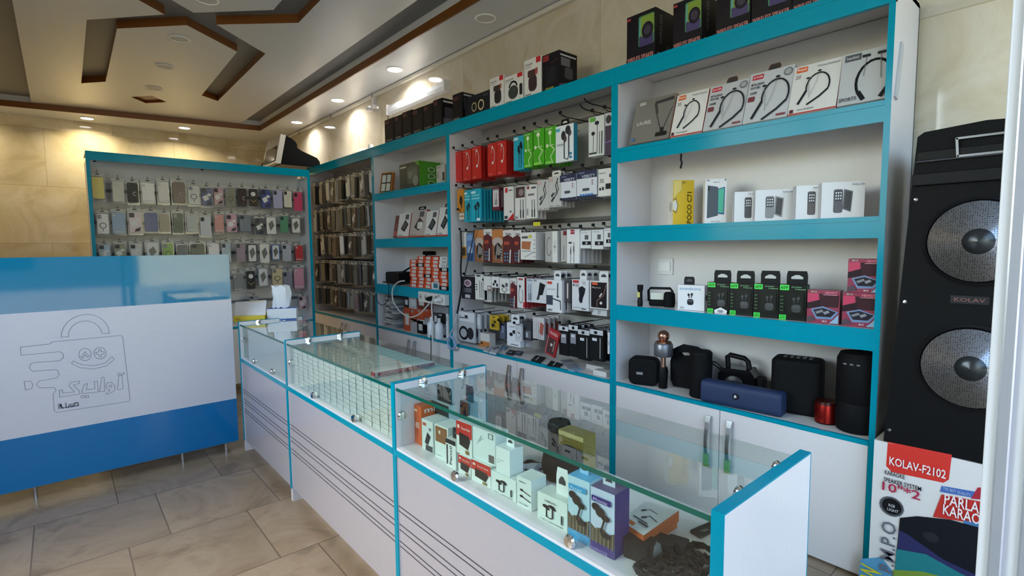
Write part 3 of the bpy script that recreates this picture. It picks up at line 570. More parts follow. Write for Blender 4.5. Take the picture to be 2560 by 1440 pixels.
for i, (xl, yt, xr, yb, ybr) in enumerate(((712, 955, 882, 1215, 1225), (886, 963, 1066, 1240, 1250), (1072, 966, 1266, 1248, 1260), (1271, 972, 1482, 1262, 1275))):
    G = '#38e04a'
    g = [('r', .02, .84, .36, .99, G), ('t', '609', .06, .87, .32, .96, '#0d3512'), ('t', 'Air Freedom', .45, .92, .82, .95, '#9adf9f'), ('t', 'TV Bluetooth', .58, .86, .98, .89, '#9adf9f'), ('r', .02, .0, .28, .14, G), ('t', 'TWS', .06, .08, .24, .12, '#0d3512'), ('t', 'MAX8', .06, .03, .24, .07, '#0d3512'), ('R', .32, .2, .92, .76, .04, '#10150f'), *sub(g_buds('#2e3133', '#3d4144'), .36, .2, .94, .7)]
    g += [('r', .06, .25+.1*k, .18, .28+.1*k, '#2a5c2f') for k in range(5)]
    if i == 0: g += [('p', [(.38, .0), (.92, .0), (.95, .1), (.66, .2), (.36, .1)], '#e4e4e6'), ('e', .65, .07, .14, .05, '#8e8e94')]
    carton('earbud_box', place('8', xl, yt, xr, yb, 2.04, z4, ang=8, ybr=ybr), .05, '#0b0f0b', g, 'black and green earbud box on a shelf, ' + ('with a white sticker, beside the white box', 'second from the white box', 'third from the white box', 'touching the red boxes')[i], group='earbud boxes', tab=(.2, .98, .05, '#111114'), side='#12140f',
           sgfx=[('l', [(.2, .1), (.7, .3), (.3, .5), (.7, .7), (.3, .95)], .14, G), ('l', [(.7, .05), (.3, .2), (.8, .5), (.4, .75)], .1, G)])
rb = []
for (xl, yt, xr, yb, ybr), zz, lb in (((1490, 1014, 1755, 1292, 1305), z4, 'red earbud carton beside the black and green ones'), ((1764, 1034, 2052, 1315, 1330), z4, 'red earbud carton at the bottom of its stack of two'), ((1785, 738, 2078, 1020, 1022), None, 'red earbud carton on top of another one')):
    g = [('r', 0, 0, 1, 1, '#8f2446'), ('r', .02, .62, .36, .9, '#c42f5a'), ('p', [(.36, .9), (.98, .86), (.96, .5), (.42, .5)], '#3d1d26'), ('p', [(.0, .6), (.42, .72), (.42, .5), (.0, .42)], '#2a1820'), ('p', [(.12, .42), (.5, .52), (.98, .36), (.78, .14), (.3, .12)], '#6d86ad'), ('p', [(.2, .4), (.5, .47), (.9, .36), (.74, .2), (.32, .2)], '#26222c'), ('p', [(.26, .34), (.48, .42), (.52, .36), (.32, .28)], '#7d7d88'), ('p', [(.5, .34), (.66, .4), (.72, .34), (.56, .27)], '#8c8c98'), ('p', [(.0, .02), (.3, .08), (.16, .22), (0, .16)], '#4a3646'),
         ('p', [(.7, .02), (.98, .02), (.98, .3), (.84, .14)], '#8fb2cc'), ('t', 'M10', .12, .92, .3, .98, '#c9b8a8'), ('t', 'NEWEST', .56, .9, .93, .97, '#f08ca0'), ('r', .5, .86, .92, .875, '#e8a0b0'), ('t', 'M10', .5, .04, .64, .1, '#d9c8d0')]
    if zz is None:
        pl = place('8', xl, yt, xr, yb, at=(rb[-1][0].translation.x+.012, 2.036, z4+rb[-1][2]+.001), ang=6, ybr=ybr); pl = (pl[0], rb[-1][1]*.99, rb[-1][2]*.99)
    else: pl = place('8', xl, yt, xr, yb, 2.034, zz, ang=6, ybr=ybr)
    pl = (pl[0], pl[1]*.96, pl[2]); rb.append(pl); carton('earbud_box', pl, .055, '#7a1f3c', g, lb, group='red earbud cartons')
t = empty('light_switch', tuple(ony(*zp('8', 330, 895), YB-.012)), label='white double rocker switch showing through the cabinet back', cat='switch')
p0 = t.location.copy(); p1 = ony(*zp('8', 452, 768), YB-.012)-p0
boxo('plate', (0, -.008, 0), (p1.x, 0, abs(p1.z)), P('#e0dedc', .3), t, bev=.003); boxo('rocker', (p1.x*.15, -.013, abs(p1.z)*.22), (p1.x*.85, -.008, abs(p1.z)*.78), P('#eceae8', .25), t, bev=.002)
# ================================================================ speakers on the base shelf
za = ZL+.0008
def sp(name, x, y, label, rz=0, cat='speaker'): o = empty(name, (x, y, za), label=label, cat=cat); o.rotation_euler.z = R(rz); return o
t = sp('portable_speaker', -1.42, 2.07, 'small black rounded square speaker next to the microphone', 22)
B().prism([(x*.07, -.035, .066+z*.066) for x, z in rrect(-1, -1, 1, 1, .45, 1, 5)], (0, .07, 0), BLK2).obj('body', t, smooth=35, bev=.012, seg=3)
boxo('badge', (-.03, -.0362, .052), (.0, -.035, .064), P('#8f8f92', .3), t)
t = sp('karaoke_microphone', -1.322, 2.075, 'rose gold karaoke microphone standing on its black grip', 0, 'microphone')
B().lathe([(.0001, 0), (.018, 0), (.02, .004), (.023, .08), (.019, .1), (.0001, .1)], BLACK, 18).obj('grip', t, smooth=40)
B().lathe([(.012, .1), (.011, .15)], P('#c9a08c', .2, .9), 14).obj('stem', t, smooth=40)
B().lathe([(.0001, .15), (.04, .15), (.043, .155), (.043, .205), (.038, .212), (.0001, .212)], P('#7f8088', .35, .7), 24).obj('speaker_drum', t, smooth=40)
B().lathe([(.039, .212), (.036, .218), (.024, .222)], P('#d8b09c', .15, 1), 24).obj('collar', t, smooth=40)
B().lathe([(.0001+.027*math.sin(R(a)), .243-.027*math.cos(R(a))) for a in range(0, 181, 15)], P('#b98a74', .25, .9), 20).obj('mesh_head', t, smooth=60)
t = sp('portable_speaker', -1.235, 2.17, 'black carry speaker with a built-in oval handle', 14)
pr = [(-.085, .03), (-.07, .004), (.06, .0), (.085, .02), (.088, .12), (.07, .165), (.02, .19), (-.045, .196), (-.075, .18), (-.088, .12)]
inn = [(-.05, .152), (-.045, .166), (-.005, .17), (.005, .16), (0, .148), (-.04, .142)]
b = B(); tri = tessellate_polygon([[V((x, z, 0)) for x, z in pr], [V((x, z, 0)) for x, z in inn]]); fl = pr+inn
for y, s in ((-.03, 1), (.03, -1)): b.add([(x, y, z) for x, z in fl], [list(f)[::s] for f in tri], BLK2)
for l in (pr, inn):
    for p, q in zip(l, l[1:]+l[:1]): b.poly([(p[0], -.03, p[1]), (q[0], -.03, q[1]), (q[0], .03, q[1]), (p[0], .03, p[1])], BLK2)
b.obj('body', t, smooth=38)
B().tube([(.086, -.01, .14), (.115, -.015, .135), (.135, -.01, .115), (.13, -.005, .105), (.11, -.01, .12), (.088, -.01, .135)], .003, BLACK).obj('strap', t)
t = sp('portable_speaker', -1.135, 2.075, 'tall plain black cylinder speaker in front of the handled one')
B().lathe([(.0001, 0), (.042, 0), (.046, .004), (.046, .196), (.04, .203), (.0001, .203)], BLK2, 28).obj('body', t, smooth=35)
B().lathe([(.0465, .19), (.0468, .193), (.0465, .196)], BLACK, 28).obj('top_ring', t)
t = sp('portable_speaker', -1.02, 2.19, 'glossy black lantern shaped speaker with a raised handle', 10)
B().prism([(x, -.045, z) for x, z in ((-.075, .02), (-.06, 0), (.06, 0), (.075, .02), (.075, .1), (.055, .13), (-.06, .13), (-.075, .1))], (0, .09, 0), P('#0f0f11', .15)).obj('body', t, bev=.01, seg=3)
B().tube([(-.045, 0, .12), (-.05, .0, .172), (-.04, 0, .18), (.02, 0, .172), (.035, 0, .16), (.045, 0, .11)], .011, BLACK).obj('handle', t, smooth=50)
B().lathe([(.02, -.05), (.036, -.047), (.04, -.045)], P('#2a2a2d', .3), 20, (-.01, 0, .06), 'y').obj('driver', t, smooth=50)
boxo('side_box', (.075, -.03, 0), (.105, .03, .1), BLK2, t, bev=.006)
t = sp('portable_speaker', -.94, 2.045, 'navy blue bar speaker with a small round badge', 4)
B().prism([(-.16, .035*x, .048+.047*z) for x, z in rrect(-1, -1, 1, 1, .5, 1, 5)], (.32, 0, 0), P('#1d2f55', .65)).obj('body', t, smooth=35, bev=.01, seg=3)
B().lathe([(.0001, -.0375), (.013, -.0372), (.014, -.034)], P('#23232a', .3), 16, (-.01, 0, .052), 'y').obj('badge', t)
B().poly([(-.015, -.038, .045), (-.005, -.038, .049), (-.008, -.038, .06), (-.016, -.038, .056)], P('#c9ccd4')).obj('badge_mark', t)
t = sp('portable_speaker', -.775, 2.165, 'large black box speaker with rounded edges and a textured top', 12)
B().prism([(x*.088, y*.06, 0) for x, y in rrect(-1, -1, 1, 1, .4, 1, 5)], (0, 0, .215), BLK2).obj('body', t, smooth=35, bev=.016, seg=3)
b = B()
for i in range(5): b.box((-.05+i*.022, -.02, .214), (-.036+i*.022, .02, .218), P('#3c3c40', .4))
b.obj('control_grille', t)
t = sp('portable_speaker', -.652, 2.105, 'small metallic red cylinder speaker')
B().lathe([(.0001, 0), (.034, 0), (.038, .006)], P('#2a0c0c', .3), 28).lathe([(.038, .006), (.038, .072)], P('#8e1a14', .28, .8), 28).lathe([(.038, .072), (.036, .082), (.028, .084), (.0001, .08)], P('#3a0d0c', .25), 28).obj('body', t, smooth=35)
B().tube([(.036, .0, .03), (.05, .0, .025), (.05, .01, .015), (.038, .01, .02)], .003, BLACK).obj('strap', t)
t = sp('portable_speaker', -.552, 2.10, 'tallest black cylinder speaker at the entrance end')
B().lathe([(.0001, 0), (.06, 0), (.066, .01), (.068, .1), (.065, .105), (.068, .11), (.068, .255), (.058, .278), (.02, .282), (.0001, .282)], BLK2, 32).obj('body', t, smooth=35)
for k in range(3): boxo('button', (-.03+.02*k, -.0685, .242), (-.02+.02*k, -.060, .247), P('#77777c', .3), t)
# ================================================================ big speaker on its carton
YS = 1.952
t = empty('karaoke_speaker', (-.238, YS, .5178), label='tall black two woofer karaoke speaker standing on its carton', cat='speaker')
hw = lambda z: .2-.048*z/.96
b = B(); pf = [(-1, 0), (1, 0), (1, .80), (1, .945), (.9, .957), (0, .967), (-.9, .957), (-1, .945), (-1, .80)]
b.prism([(s*hw(z), 0, z) for s, z in pf], (0, .27, 0), P('#0a0a0c', .6, spec=.15)); cabn = b.obj('cabinet', t, bev=.008, seg=3)
b = B(); b.box((-hw(.84), -.012, .80), (hw(.84), .0, .835), P('#0e0e10', .5, spec=.2)); b.box((-hw(.9)*.98, -.008, .872), (hw(.9)*.98, 0, .9), P('#0d0d0f', .5, spec=.2)); b.box((-hw(.87)*.98, -.0102, .868), (hw(.87)*.98, 0, .873), P('#4a4a50', .3)); b.obj('horn_slot', t, bev=.004)
MESHM = glassy('x', (1, 1, 1)) if False else None
mg, tt, bb, tc = nodemat('perforated_grille')
vo = tt.nodes.new('ShaderNodeTexVoronoi'); vo.inputs['Scale'].default_value = 190; vo.inputs['Randomness'].default_value = .25; tt.links.new(tc.outputs['Object'], vo.inputs[0])
rp = ramp(tt, vo.outputs[0], [(.16, '#1a1a1e'), (.34, '#d4d4dc')]); tt.links.new(rp.outputs[0], bb.inputs['Base Color']); bb.inputs['Metallic'].default_value = .75; bb.inputs['Roughness'].default_value = .28
for zc in (.633, .272):
    w_ = B().lathe([(.122, -.001), (.126, -.006), (.118, -.012), (.112, -.004)], P('#1a1a1d', .3), 40, (0, 0, zc), 'y').obj('woofer_ring', t, smooth=40)
    B().lathe([(.113, -.004), (.09, .004), (.045, .016)], mg, 40, (0, -.012, zc), 'y').obj('cone', w_, smooth=60)
    B().lathe([(.045, .016), (.036, -.004), (.02, -.012), (.0001, -.015)], P('#3a3d40', .25, .6), 28, (0, -.012, zc), 'y').obj('dust_cap', w_, smooth=60)
b = B(); q = [(.0, .925), (.135, .925), (.13, .895), (.115, .875), (.004, .875)]
for p in strokepolys([(x-.06, z) for x, z in q+q[:1]], .006): b.poly([(x, -.0125, z) for x, z in p], P('#8d8f94', .3, .5))
b.obj('display_frame', t)
for x, z in ((-.148, .76), (-.162, .45), (-.185, .04)): B().lathe([(.0001, -.004), (.005, -.003), (.006, 0)], CHROME, 10, (x, 0, z), 'y').obj('screw', t)
b = B().box((-.055, -.003, .455), (.03, 0, .478), P('#26262a', .4)); draw(b, [('t', 'KOLAV', .1, .25, .9, .75, '#7a4a4a')], .085, .023, lambda x, z, o: (-.055+x, -.003-o, .455+z)); b.obj('name_plate', t)
# the carton
X0, X1, ZB = -.462, -.07, .515
def lf(x, y): p = ony(*zp('l', x, y), YS); return ((p.x-X0)/(X1-X0), p.z/ZB)
def lr(a, c, d_, e_): p, q = lf(a, c), lf(d_, e_); return p[0], q[1], q[0], p[1]
L_ = lambda pts: [lf(*p) for p in pts]
w_, h_ = X1-X0, ZB
k1 = lf(290, 762); k2 = lf(620, 800)
g = [('p', L_([(120, 1340), (240, 1330), (330, 1440), (300, 1500), (100, 1500)]), '#5b9cc4'), ('p', L_([(278, 660), (650, 735), (632, 880), (600, 898), (300, 835), (268, 800)]), '#d8352c'), ('p', L_([(590, 915), (790, 950), (770, 985), (580, 950)]), '#4a6fb5'), ('p', L_([(800, 925), (900, 925), (880, 1000), (760, 990)]), '#b32a3c'),
     ('p', L_([(590, 965), (1000, 1040), (960, 1160), (540, 1095)]), '#c9342e'), ('p', L_([(720, 1115), (900, 1150), (880, 1190), (715, 1145)]), '#4a7fb5'), ('e', *lf(300, 1035), .082, .062, '#55565c'), ('e', *lf(302, 1035), .066, .05, '#18181b'),
     ('p', L_([(350, 1100), (450, 1090), (640, 1110), (900, 1180), (900, 1600), (300, 1600)]), '#1b1d24'), ('p', L_([(345, 1170), (400, 1200), (600, 1340), (900, 1480), (900, 1700), (300, 1700)]), '#2c2f5e'), ('p', L_([(330, 1280), (500, 1310), (700, 1420), (900, 1520), (900, 1800), (290, 1800)]), '#1f7f86'), ('p', L_([(310, 1400), (480, 1410), (600, 1440), (800, 1600), (300, 1800)]), '#7f9a3a'),
     ('e', *lf(530, 1210), .05, .03, '#2b2b30')]
def ltext(s, x0, y0, x1, y1, hgt, c, wd=None):   # text along a slanted base line given by two pixels (left and right end)
    a, bq = lf(x0, y0), lf(x1, y1)
    return ('t', s, a[0], min(a[1], bq[1]), bq[0], min(a[1], bq[1])+hgt, c)
g += [('t', 'KOLAV-F2102', k1[0], .868, k2[0], .92, '#f0e8e8'), ltext('KARAOKE', 262, 845, 378, 872, .028, '#26262c'), ltext('SPEAKER SYSTEM', 256, 885, 474, 935, .028, '#26262c'), ltext('10"*2', 248, 935, 468, 990, .058, '#b02a48'), ltext('RGB', 285, 1030, 322, 1036, .018, '#c9c9cc'), ltext('LIGHT', 277, 1052, 343, 1058, .018, '#c9c9cc'),
      ltext('THE BEST QUALITY', 600, 935, 760, 965, .02, '#a9bcd8'), ltext('PARLAK', 608, 1015, 860, 1060, .062, '#f2eaea'), ltext('KARAOKE', 600, 1075, 900, 1120, .062, '#f2eaea')]
a, c = lf(232, 1395), lf(318, 1130)
g += [('t', 'P.M.P.O', a[0], a[1], a[0]+.1, c[1], 'v', '#6d6d78'), ('t', 'W', a[0]-.13, a[1]-.09, a[0]+.02, a[1], 'v', '#d8c82a')]
kb = carton('speaker_carton', (MX.Translation((X0, YS, 0)), w_, h_), .3, '#e2dedc', g, 'large printed karaoke speaker carton standing on the floor under the tall speaker', rough=.35, left='#6a6460')
b = B().prism([(0, -.001, h_), (.05, -.001, h_), (.14, .12, h_+.0008), (0, .12, h_+.0008)], (0, 0, .0006), P('#d9d0c0')); b.obj('torn_flap', kb)
# ================================================================ on top of the other cabinets
zt = 1.977
for i, (xl, yt, xr, yb, ybr) in enumerate(((961, 718, 1028, 880, 858), (1032, 692, 1088, 858, 838), (1092, 662, 1162, 838, 815), (1166, 642, 1243, 815, 788), (1247, 612, 1318, 788, 765), (1322, 572, 1386, 765, 742))):
    carton('gadget_box', place('2', xl, yt, xr, yb, 2.035, zt, ybr=ybr), .11, '#17161a', [('r', .05, .8, .5, .95, '#4f2024'), ('R', .25, .3, .8, .75, .08, '#222126'), ('t', 'Speaker', .15, .08, .85, .16, '#a9a7a4')], 'small black gadget box in the row on the shelf cabinet, %s from the back wall' % ORD[i], 'box', 'black gadget boxes in a row', sgfx=[('r', .1, .86, .9, .92, '#d0ced0'), ('R', .2, .3, .8, .7, .08, '#45424a'), ('r', .1, .1, .9, .3, '#6a6a7c')])
carton('gadget_box', place('2', 1466, 530, 1536, 718, 2.035, zt, ybr=690), .13, '#17161a', [('r', .1, .75, .6, .9, '#45202a'), ('t', 'SOUND', .1, .05, .7, .12, '#b9b7b4')], 'black gadget box standing apart between the row and the two ring box', sgfx=[('r', .1, .88, .9, .94, '#b9b9bc'), ('R', .1, .4, .7, .8, .1, '#504d55')])
carton('speaker_box', place('2', 1556, 555, 1742, 690, 2.05, zt, ybr=628), .1, '#1c1e26', [('e', .38, .45, .1, .22, '#c9b98a'), ('e', .38, .45, .075, .165, '#1c1e26'), ('e', .66, .45, .12, .25, '#d6c690'), ('e', .66, .45, .085, .18, '#1c1e26'), ('r', .75, .78, .95, .9, '#2a2c36')], 'low black box with two pale rings on top of the cabinets')
wb = [('t', 'SPEAKER', .06, .84, .5, .89, '#3a3a3e'), ('t', 'portable', .06, .77, .4, .81, '#55555a'), ('r', .7, .84, .96, .99, '#c3262c'), ('r', .06, .06, .4, .1, '#8f8f94')]
carton('speaker_box', place('2', 1742, 412, 1846, 618, 2.035, zt, ybr=588), .1, '#e3dfdc', wb+[('R', .34, .14, .82, .58, .2, '#2e2b2e'), ('R', .28, .55, .78, .72, .06, '#3b3130'), ('p', [(.74, .58), (.84, .6), (.84, .74), (.72, .72)], '#b5562e')], 'white speaker box on the cabinet top next to the two ring box', group='white speaker boxes', top='#c3262c')
carton('speaker_box', place('2', 1850, 402, 1990, 585, 2.035, zt, ybr=545), .1, '#e3dfdc', wb+[('e', .48, .38, .26, .24, '#3a3f3c'), ('l', arc(.48, .55, .2, .2, 10, 170), .06, '#26282a'), ('R', .82, .2, .96, .6, .05, '#2b2b2e')], 'wider white speaker box showing a round lantern speaker', group='white speaker boxes', top='#c3262c')
carton('speaker_box', place('2', 1998, 278, 2125, 532, 2.035, zt, ybr=492), .11, '#e3dfdc', wb+[('R', .26, .14, .74, .56, .2, '#3b2b2e'), ('R', .22, .52, .7, .7, .06, '#4a2f30'), ('p', [(.66, .54), (.78, .56), (.8, .72), (.64, .7)], '#a5463a')], 'tallest white speaker box, touching the big black one', group='white speaker boxes', top='#8f2026')
carton('speaker_box', place('2', 2132, 240, 2256, 492, 2.035, zt, ybr=452), .14, '#1a181c', [('r', .04, .82, .4, .97, '#8f2a30'), ('l', [(.5, .72), (.98, .8)], .02, '#6a3038'), ('R', .36, .2, .8, .64, .1, '#26262c'), ('l', [(.28, .1), (.28, .7)], .02, '#3a3a40'), ('t', 'SPEAKER', .2, .05, .7, .1, '#c9c24a')], 'big black speaker box at the end of the row on the hook cabinet', sgfx=[('r', .06, .88, .94, .92, '#d8d6d8'), ('r', .1, .62, .6, .84, '#6f6c74'), ('R', .3, .3, .75, .6, .1, '#4a4852'), ('p', [(0, 0), (1, 0), (1, .14), (.5, .2), (0, .12)], '#5d5f8c')])
B().lathe([(.0001, 0), (.022, 0), (.024, .01), (.024, .06), (.018, .075), (.0001, .078)], P('#c9c8c4', .35), 16, (-4.30, 2.12, zt)).obj('white_canister', label='small white ribbed canister standing at the end of the black box row', cat='canister', smooth=40)
# television
XT = -5.42
side = [(680, 715), (790, 765), (860, 830), (885, 880), (882, 930), (960, 985), (1240, 1115), (1290, 1180), (1300, 1250), (1180, 1300), (590, 1280)]
pts = [onx(620+x/7.2, 240+y/7.2, XT) for x, y in side]; zb = 1.985
t = empty('television', (XT-.2, pts[0].y, zb), label='old tube television with silver front on top of the corner cabinet', cat='television'); off = t.location
pp = [(XT-off.x, p.y-off.y, max(p.z-off.z, .002)) for p in pts]
B().prism([(.2-.02*(i > 3 and i < 9)*0, p[1], p[2]) for i, p in enumerate(pp)], (-.42, 0, 0), P('#08080a', .75, spec=.1)).obj('body', t, bev=.006)
zt_ = pp[0][2]; yb0 = pp[-1][1]
q = [(0, zt_+.004), (-.05, zt_+.01), (yb0-.05, 0), (yb0, 0)]
B().prism([(.205, y, z) for y, z in q], (-.43, 0, 0), P('#b9b6ae', .35, .3)).obj('front_frame', t, bev=.004)
B().prism([(.17, -.052, zt_-.02), (.17, yb0-.052, .03), (.17, yb0-.05, .03), (.17, -.05, zt_-.02)], (-.36, 0, 0), P('#5c5346', .1)).obj('screen', t)
B().tube([(-.26, .05, .25), (-.27, .0, .2), (-.28, -.06, .1), (-.36, -.1, .02), (-.42, -.12, .004)], .006, BLACK).obj('cable', t)
t = empty('television_bracket', (XT-.2, YW-.001, 1.9775), label='steel wall bracket carrying the television above the corner cabinet', cat='bracket')
boxo('plate', (-.19, -.62, 0), (.19, 0, .006), P('#55524e', .4), t); boxo('arm', (-.22, -.62, 0), (-.191, 0, .006), P('#3a3836', .4), t)
# ================================================================ narrow shelf cabinet
zs = 1.593
t = carton('solar_light', place('4', 542, 152, 628, 290, 2.05, zs+.0066, ang=24, tilt=12, ybr=272), .03, '#d07a22', [('r', .06, .05, .94, .95, '#3a332a')] + [('r', .12+.42*i, .1+.42*j, .46+.42*i, .46+.42*j, '#d3d2c4') for i in range(2) for j in range(2)], 'orange framed lamp with four pale panels on the upper shelf', 'lamp')
B().prism([(.02, .03, .01), (.08, .03, .01), (.08, .09, 0), (.02, .09, 0)], (0, 0, .012), P('#c9641c')).obj('stand', t)
pl = place('4', 690, 95, 832, 262, 2.06, zs, ybr=235)
carton('gamepad_box', pl, .19, '#3a3b34', [('r', .05, .84, .35, .9, '#b9b9a8'), ('R', .4, .2, .95, .85, .12, '#565a50'), ('e', .56, .55, .12, .16, '#77796f'), ('e', .78, .6, .12, .14, '#6a6c63'), ('e', .82, .3, .14, .2, '#85877c'), ('p', [(.8, 1), (1, 1), (1, .8), (.86, .9)], '#5c9a2a')], 'dark and green game controller box on the upper shelf', 'box', side='#4f9a26',
       sgfx=[q for k in range(3) for q in (('e', .55, .2+.25*k, .17, .09, '#c9d6b4'), ('e', .55, .2+.25*k, .12, .065, '#3d7a1e'), ('r', .8, .15+.27*k, .95, .19+.27*k, '#a9c684'))], top='#5aa52c')
carton('gadget_box', place('4', 955, 100, 1016, 222, 2.06, zs, ybr=212), .1, '#b4b1aa', [('t', 'JBL', .1, .3, .3, .75, 'v', '#66645e'), ('r', .7, .15, .95, .6, '#3a3937'), ('r', .1, .85, .5, .92, '#8a8780')], 'grey white box at the post end of the upper shelf')
zs = 1.2256
carton('power_bank_box', place('4', 640, 462, 672, 614, 2.05, zs, ang=0, tilt=10, ybr=610), .03, '#6a3a3c', [('r', .1, .1, .8, .3, '#b5564e'), ('r', .2, .4, .7, .6, '#8a4a48')], 'dark red flat box leaning before the white power bank boxes', 'box')
for (xl, yt, xr, yb, ybr), lb, c1 in (((667, 448, 752, 610, 604), 'white power bank box next to the dark red box', '#1e1e22'), ((756, 426, 862, 607, 600), 'power bank box with a brown picture and black hang tab', '#3a2620'), ((862, 430, 950, 598, 592), 'white power bank box, third in its row', '#222226'), ((952, 405, 1034, 592, 586), 'white power bank box against the post', '#26262a')):
    carton('power_bank_box', place('4', xl, yt, xr, yb, 2.04, zs, tilt=10, ybr=ybr), .03, '#d9d5d2' if 'brown' not in lb else '#b9aca6', [('r', 0, 0, 1, .05, '#b04a3a'), ('R', .55, .74, .85, .94, .03, '#55555a'), ('t', 'POWER', .08, .06, .5, .11, '#77777a')] + sub(g_bank(c1, '#4a4a50'), .2, .2, .95, .75) + ([('R', .5, .3, .85, .55, .05, '#d8d4cc')] if 'brown' in lb else []), lb, group='power bank boxes', side='#a8463a', tab=(.3, .8, .03, '#111114') if 'brown' in lb or 'post' in lb else None)
zs = .846
cols = ((425, 500, 690, 8), (507, 580, 704, 9), (586, 660, 711, 9), (667, 748, 720, 9), (757, 843, 730, 9)); bh = .0262
base_box = {}
def labbox(p, w, h, body, lab, label, group):
    key = (round(w, 3), round(h, 3), body, lab)
    if key in base_box:
        return dup(base_box[key], MX.Translation(p), label=label, group=group)
    g = [('r', .3, .14, .92, .86, lab), ('t', 'XO-28', .38, .32, .84, .68, '#55505a')] if lab else []
    o = carton('small_box', (MX.Translation(p), w, h), .1, body, g, label, group=group); base_box[key] = o; return o
for c, (xa, xb, yb, n) in enumerate(cols):
    p0 = ony(*zp('f', xa, yb), 2.03); p1 = ony(*zp('f', xb, yb), 2.03); w = p1.x-p0.x
    z = zs
    for r_ in range(n):
        col, lab, hh = '#d4502a', '#e2dcda', bh
        if (c, r_) in ((1, 6), (2, 3), (4, 0)): col, lab = '#17171a', '#d9d6d6'
        if c == 4 and r_ >= 6: col, lab = '#dcdad8', '#c4c2c2'
        if c == 4 and r_ == 5: col, lab = '#141418', '#d9d6d6'
        if c == 3 and r_ == 0: col, lab, hh = '#d6d4d2', '#2f7a8c', bh*2-.002
        if c == 3 and r_ == 1: continue
        what = {'#d4502a': 'orange', '#17171a': 'black', '#141418': 'black', '#dcdad8': 'white', '#d6d4d2': 'taller white'}[col]
        labbox((p0.x+.002, 2.03+.004*((c*3+r_) % 3), z), w-.004, hh-.0012, col, lab, '%s labelled box, %s layer of the %s column on the socket shelf' % (what, ORD[r_], ORD[c]), 'labelled small boxes')
        z += hh
t = empty('power_adapter', (-3.86, 2.12, zs), label='black power adapter lying beside the orange boxes with its cable', cat='adapter'); t.scale = (1.6, 1.3, 1.5)
B().prism([(x*.07, -.05+0*y, .035+.033*y) for x, y in rrect(-1, -1, 1, 1, .4, 1, 4)], (0, .1, 0), BLACK).obj('body', t, bev=.008)
B().tube([(.02, 0, .06), (.08, .02, .09), (.13, .06, .12), (.16, .1, .17)], .005, BLACK).obj('cable', t)
boxo('plug', (.12, .085, .16), (.2, .12, .18), BLK2, t, bev=.005)
q0 = ony(*zp('f', 545, 850), 1.985); q1 = ony(*zp('f', 842, 772), 1.985)
t = empty('power_strip', (q0.x, 1.985, q0.z-.012), label='white power strip hanging in front of the socket shelf', cat='power strip'); w = q1.x-q0.x; hh = .075
t.rotation_euler.y = R(1)
bo = B().box((0, -.02, 0), (w, .02, hh), P('#d6d3ce', .35))
for k in range(5): draw(bo, [('e', .1+.2*k, .5, .05, .3, '#b4b1aa'), ('e', .08+.2*k, .5, .012, .07, '#3a3a3c'), ('e', .12+.2*k, .5, .012, .07, '#3a3a3c')], w, hh, lambda x, z, o: (x, -.02-o, z))
bo.obj('body', t, bev=.004)
for k, c in ((.55, BLACK), (.85, WHITE)): B().lathe([(.018, 0), (.016, -.03), (.008, -.05)], c, 14, (w*k, -.02, hh*.5), 'y').obj('plug', t, smooth=40)
F_ = lambda pts, y=1.955: [ony(*zp('f', a, b_), y) for a, b_ in pts]
def cablet(name, pts, r, m, label): return B().tube(pts, r, m, 6).obj(name, label=label, cat='cable')
def smoothp(pts, n=4):
    o = []
    for i in range(len(pts)-1):
        a, b_, c, d = pts[max(i-1, 0)], pts[i], pts[i+1], pts[min(i+2, len(pts)-1)]
        for k in range(n): s = k/n; o.append(.5*((2*b_)+(c-a)*s+(2*a-5*b_+4*c-d)*s*s+(3*b_-a-3*c+d)*s**3))
    return o+[pts[-1]]
CW = P('#d5d2cc', .4)
cablet('white_cable', smoothp(F_([(365, 640), (310, 648), (255, 690), (228, 760), (240, 870), (300, 965), (360, 1018), (435, 1048), (530, 1015), (610, 935), (670, 860), (690, 820)], 1.965)), .0055, CW, 'white cable hanging in a wide loop from the socket shelf to the power strip')
cablet('white_cable', smoothp(F_([(740, 800), (700, 815), (682, 850), (672, 920), (676, 1010), (682, 1120), (684, 1240), (682, 1340), (680, 1440), (680, 1640), (684, 1900), (690, 2080)], 1.945)), .005, CW, 'white cable dropping straight from the power strip to the floor')
cablet('black_cable', smoothp(F_([(660, 1250), (664, 1340), (664, 1440), (662, 1640), (664, 1900)], 1.95)), .003, BLACK, 'thin black cable dropping beside the straight white one')
cablet('black_cable', smoothp(F_([(190, 660), (120, 655), (150, 650), (190, 690), (188, 760), (180, 850), (130, 912), (80, 895), (55, 850), (48, 780)], 1.99)), .003, BLACK, 'thin black cable looping over the socket shelf edge near the phone case corner')
zs = .488
for k in range(15):
    z = zs+k*.0165; x0 = -3.98+.012*math.sin(k*2.1)
    b = B().box((0, 0, 0), (.17+.02*math.sin(k), .15, .0155), P(('#b4b6b8', '#8e9496', '#c6c4c0', '#9aa3a6', '#77797c')[k % 5], .3)); b.box((.02, -.0006, .002), (.1, 0, .013), P(('#d9d6d2', '#5d5a58', '#c9c9cc')[k % 3], .4))
    b.obj('flat_pack', M=MX.Translation((x0, 2.04+.01*math.cos(k*1.7), z)), label='thin grey flat pack in the tall stack on the base shelf, %s from the bottom' % ORD[k], cat='pack', group='stacked flat packs')
